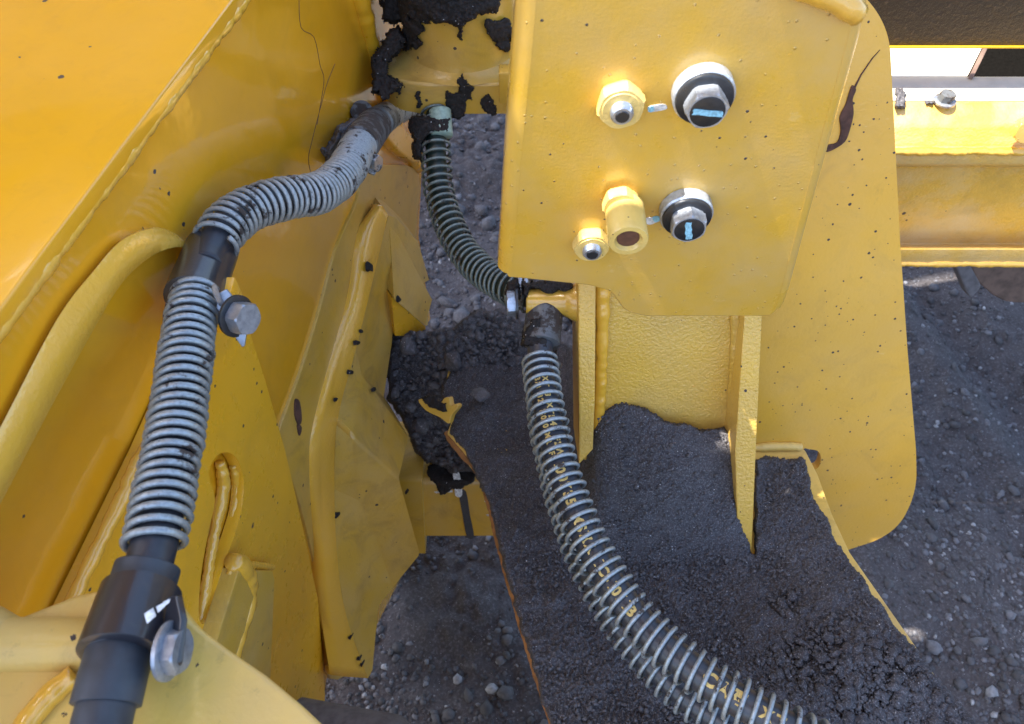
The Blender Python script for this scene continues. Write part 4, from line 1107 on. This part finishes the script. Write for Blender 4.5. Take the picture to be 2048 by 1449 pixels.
for i, (x, y, d, r, lb, sq) in enumerate([(908, 722, 1.22, .026, 'largest pointed grey stone in the middle of the soil heap', (1, .6, .9)), (818, 692, 1.235, .019, 'flat grey clod beside the gusset near the top of the heap', (1, .8, .6)), (880, 668, 1.23, .012, 'small rounded stone on the crest of the heap', (1, .8, .7)),
        (868, 770, 1.25, .012, 'pale oval stone left of the yellow chipped edge', (1, .6, .6)), (852, 738, 1.24, .007, 'tiny light grey pebble below the flat clod', (1, .8, .8)), (842, 852, 1.29, .016, 'dark stone low in the heap next to the facet', (1, .9, .8)),
        (790, 785, 1.275, .012, 'bluish pebble against the gusset wall', (1, .8, .7)), (960, 790, 1.135, .014, 'brown grey stone right of the chipped yellow edge', (1, .9, .6)), (820, 815, 1.27, .011, 'round stone above the facet corner', (1, .9, .8))]):
    rock(x, y, d, r, lb, sq, seed=40 + i)
# yellow chipped plate edge poking out of the heap
chp = pl3((840, 800, 1.12), (910, 800, 1.09), (900, 880, 1.10))
ce = thing('chipped_lug', chp.hit(880, 820), 'bent yellow plate edge with chipped paint sticking out of the soil heap', 'plate')
plate('lug_body', cat_([(836, 800), (852, 822), (880, 836), (897, 848), (903, 832), (916, 815), (912, 808), (902, 812), (898, 796), (888, 797), (880, 806), (862, 800)], 3, True), chp.off(.012), .01, Y_gus, ce, .001)
sheet('mud_cake', [(840, 795), (858, 818), (884, 826), (898, 826), (893, 806), (876, 800), (868, 790)], plane_d(chp.off(.016)), 1.5, M_mud, tuple(chp.n), jag=3, lump=(.002, 80), rim=5, sink=.02, seed=33, cell=(.002, 150), label='soil lying on the bent yellow plate edge', cat='mud')
rp = dk.off(.003)
# raw rusty edge where the deck outline is torn
bead('torn_edge', [dk.hit(x, y, -.010) for x, y in [(893, 866), (924, 908), (956, 946), (980, 1010), (996, 1078), (1045, 1253), (1107, 1452)]], .0050, M_edge, db, .3)
# black mud on the cross tube
TT = plane_d(PF.off(.003))
sheet('mud_patch', [(852, 930), (870, 922), (905, 930), (955, 920), (965, 945), (945, 968), (925, 985), (905, 980), (880, 992), (868, 975), (855, 955)], lambda x, y: TT(x, np.maximum(y, 962)) + (962 - np.minimum(y, 962)) * .0006, 1.6, M_mud, (0, -1, .4), jag=5, lump=(.002, 60), fine=.0004, rim=6, sink=.03, seed=35, cell=(.0015, 120), label='black mud patch on top of the square yellow tube', cat='mud')
# mud under the bracket, over the boss
sheet('mud_cake', [(1042, 562), (1060, 566), (1100, 562), (1150, 566), (1150, 580), (1130, 586), (1110, 580), (1098, 588), (1080, 580), (1062, 578), (1055, 600), (1045, 590)], lambda x, y: np.full(x.shape, .838), 1.5, M_mud, (0, -.6, .8), jag=5, lump=(.003, 60), rim=6, sink=.03, seed=36, cell=(.002, 140), label='crumbly mud lying on the short yellow boss under the bracket', cat='mud')
sheet('mud_cake', [(1060, 636), (1082, 632), (1098, 668), (1105, 700), (1092, 712), (1070, 705), (1045, 690), (1048, 660)], lambda x, y: .828 - .0 * x - (y - 640) * .00008 + ((x - 1082) / 1500) ** 2 * 14, 1.5, M_mud, (-.2, -.8, .6), jag=5, lump=(.002, 60), rim=7, sink=.03, seed=37, cell=(.002, 150), label='brown mud on the hose sleeve just below the strap clamp', cat='mud')
sheet('mud_cake', [(1015, 568), (1035, 556), (1042, 585), (1040, 600), (1025, 592), (1008, 590)], lambda x, y: np.full(x.shape, .842), 1.5, M_mud, (0, -.6, .8), jag=4, lump=(.003, 60), rim=6, sink=.03, seed=38, cell=(.002, 140), label='small mud lump above the hex bolt of the strap clamp', cat='mud')
# mud on the left hose
sheet('mud_clump', [(648, 325), (640, 300), (660, 280), (672, 250), (700, 238), (735, 240), (728, 262), (700, 275), (688, 300), (668, 318), (655, 338)], lambda x, y: plane_d(L)(x, y) - .035 - np.clip((x - 655) * .0009, 0, .075), 1.6, M_clod, (.3, -.6, .6), jag=5, lump=(.006, 45), rim=12, sink=.09, seed=39, cell=(.004, 80), label='grey dried mud packed behind the upper left clamp', cat='mud')
sheet('mud_flake', [(560, 358), (578, 350), (602, 352), (612, 344), (604, 358), (640, 358), (645, 366), (600, 366), (575, 365)], lambda x, y: np.full(x.shape, .80), 1.5, M_mud, (0, -.5, .8), jag=3, rim=4, sink=.02, seed=42, lump=(.002, 80), cell=(.001, 160), label='dark mud flake on top of the bend of the left hose', cat='mud')
sheet('mud_flake', [(552, 432), (575, 425), (602, 412), (590, 428), (570, 436), (556, 437)], lambda x, y: np.full(x.shape, .79), 1.5, M_mud, (0, -.5, .8), jag=3, rim=4, sink=.02, seed=43, lump=(.002, 80), cell=(.001, 160), label='dark mud flake under the bend of the left hose', cat='mud')
sheet('mud_clump', [(822, 232), (848, 228), (905, 232), (898, 262), (862, 262), (850, 288), (845, 325), (832, 318), (824, 285)], lambda x, y: 1.012 + (x - 870) ** 2 * 6e-6, 1.5, M_mud, (0, -1, .3), jag=6, lump=(.004, 50), rim=8, sink=.04, seed=44, cell=(.002, 120), label='black mud hanging on the hose just under the pin lug', cat='mud')
# on the beam
TB = plane_d(top_pl)
sheet('mud_lump', [(1788, 180), (1805, 178), (1814, 198), (1810, 216), (1788, 218)], lambda x, y: TB(x, y) - .006, 1.5, M_dirt, (0, -.2, 1), jag=5, lump=(.003, 60), rim=6, sink=.02, seed=45, cell=(.003, 110), label='black soil lump on the beam beside the side plate', cat='mud')
sheet('mud_lump', [(1845, 196), (1862, 192), (1872, 200), (1868, 212), (1850, 214)], lambda x, y: TB(x, y) - .003, 1.5, M_dirt, (0, -.2, 1), jag=5, lump=(.003, 60), rim=5, sink=.02, seed=46, cell=(.003, 110), label='black soil lump on the beam left of the bolt head', cat='mud')

# clods on the ground seen between frame and bracket
n = 700
gx_ = rng.uniform(-.45, .5, n); gy_ = rng.uniform(.9, 3.0, n)
sz = .008 + .03 * rng.random(n) ** 3
g = stones('ground_clods', np.stack([gx_, gy_, ground_h(gx_, gy_) + sz * .2], 1), sz, M_clod)
tag(g, 'larger dark soil clods lying on the ground behind the pin lug hose', 'soil', kind='stuff')

# ------------------------------------------------------------------ unseen slabs added to block and shape the light
ov = thing('light_blockers', (-1.2, .6, 2.2), 'unseen yellow slabs standing in for the machine, added around the view to shape the light', 'light blocker')
zo = CAM_Z + .6
kx, ky = SUN_TO.x / SUN_TO.z, SUN_TO.y / SUN_TO.z
def slab(x0, x1, y0, y1, up=0.0):
    return box_bm((x0 + kx * up, y0 + ky * up, zo + up), (x1 + kx * up, y1 + ky * up, zo + up + .05), .004)
# added slabs: a narrow sun slot close by, larger blockers high above
obj('sun_slot_far', slab(-.494, -.263, .436, .785), Y_side, ov)
obj('sun_slot_near', slab(-.494, -.263, .20, .417), Y_side, ov)
obj('sun_slot_side', slab(-.62, -.497, .20, .785), Y_side, ov)
obj('sun_slot_side', slab(-.26, -.16, .20, .785), Y_side, ov)
obj('sun_blocker', slab(-2.4, -.57, -1.2, 1.077, 2.4), Y_side, ov)
obj('sun_blocker', slab(-2.4, -.85, 1.08, 3.4, 2.4), Y_side, ov)
obj('sun_blocker', slab(-.847, 1.4, 1.50, 3.4, 2.4), Y_side, ov)
obj('sun_blocker', slab(-.567, -.21, -1.2, .26, 2.4), Y_side, ov)
obj('sun_blocker', slab(-.207, 1.4, -1.2, .785, 2.4), Y_side, ov)
obj('sky_blocker', box_bm((-1.3, -1.5, CAM_Z - .85), (.5, -.03, CAM_Z - .80), .004), Y_side, ov)  # unseen slab added to darken the ground under the machine
obj('low_blocker', box_bm((-1.3, -.20, CAM_Z - 1.6), (.48, -.16, CAM_Z - .86), .004), Y_side, ov)  # unseen upright below it, with the added shading slabs
obj('reflected_wall', box_bm((-3.2, 1.62, CAM_Z - .3), (-.42, 1.70, CAM_Z + 2.4), .01), Y_panel, ov)  # unseen wall added for the top plate to reflect
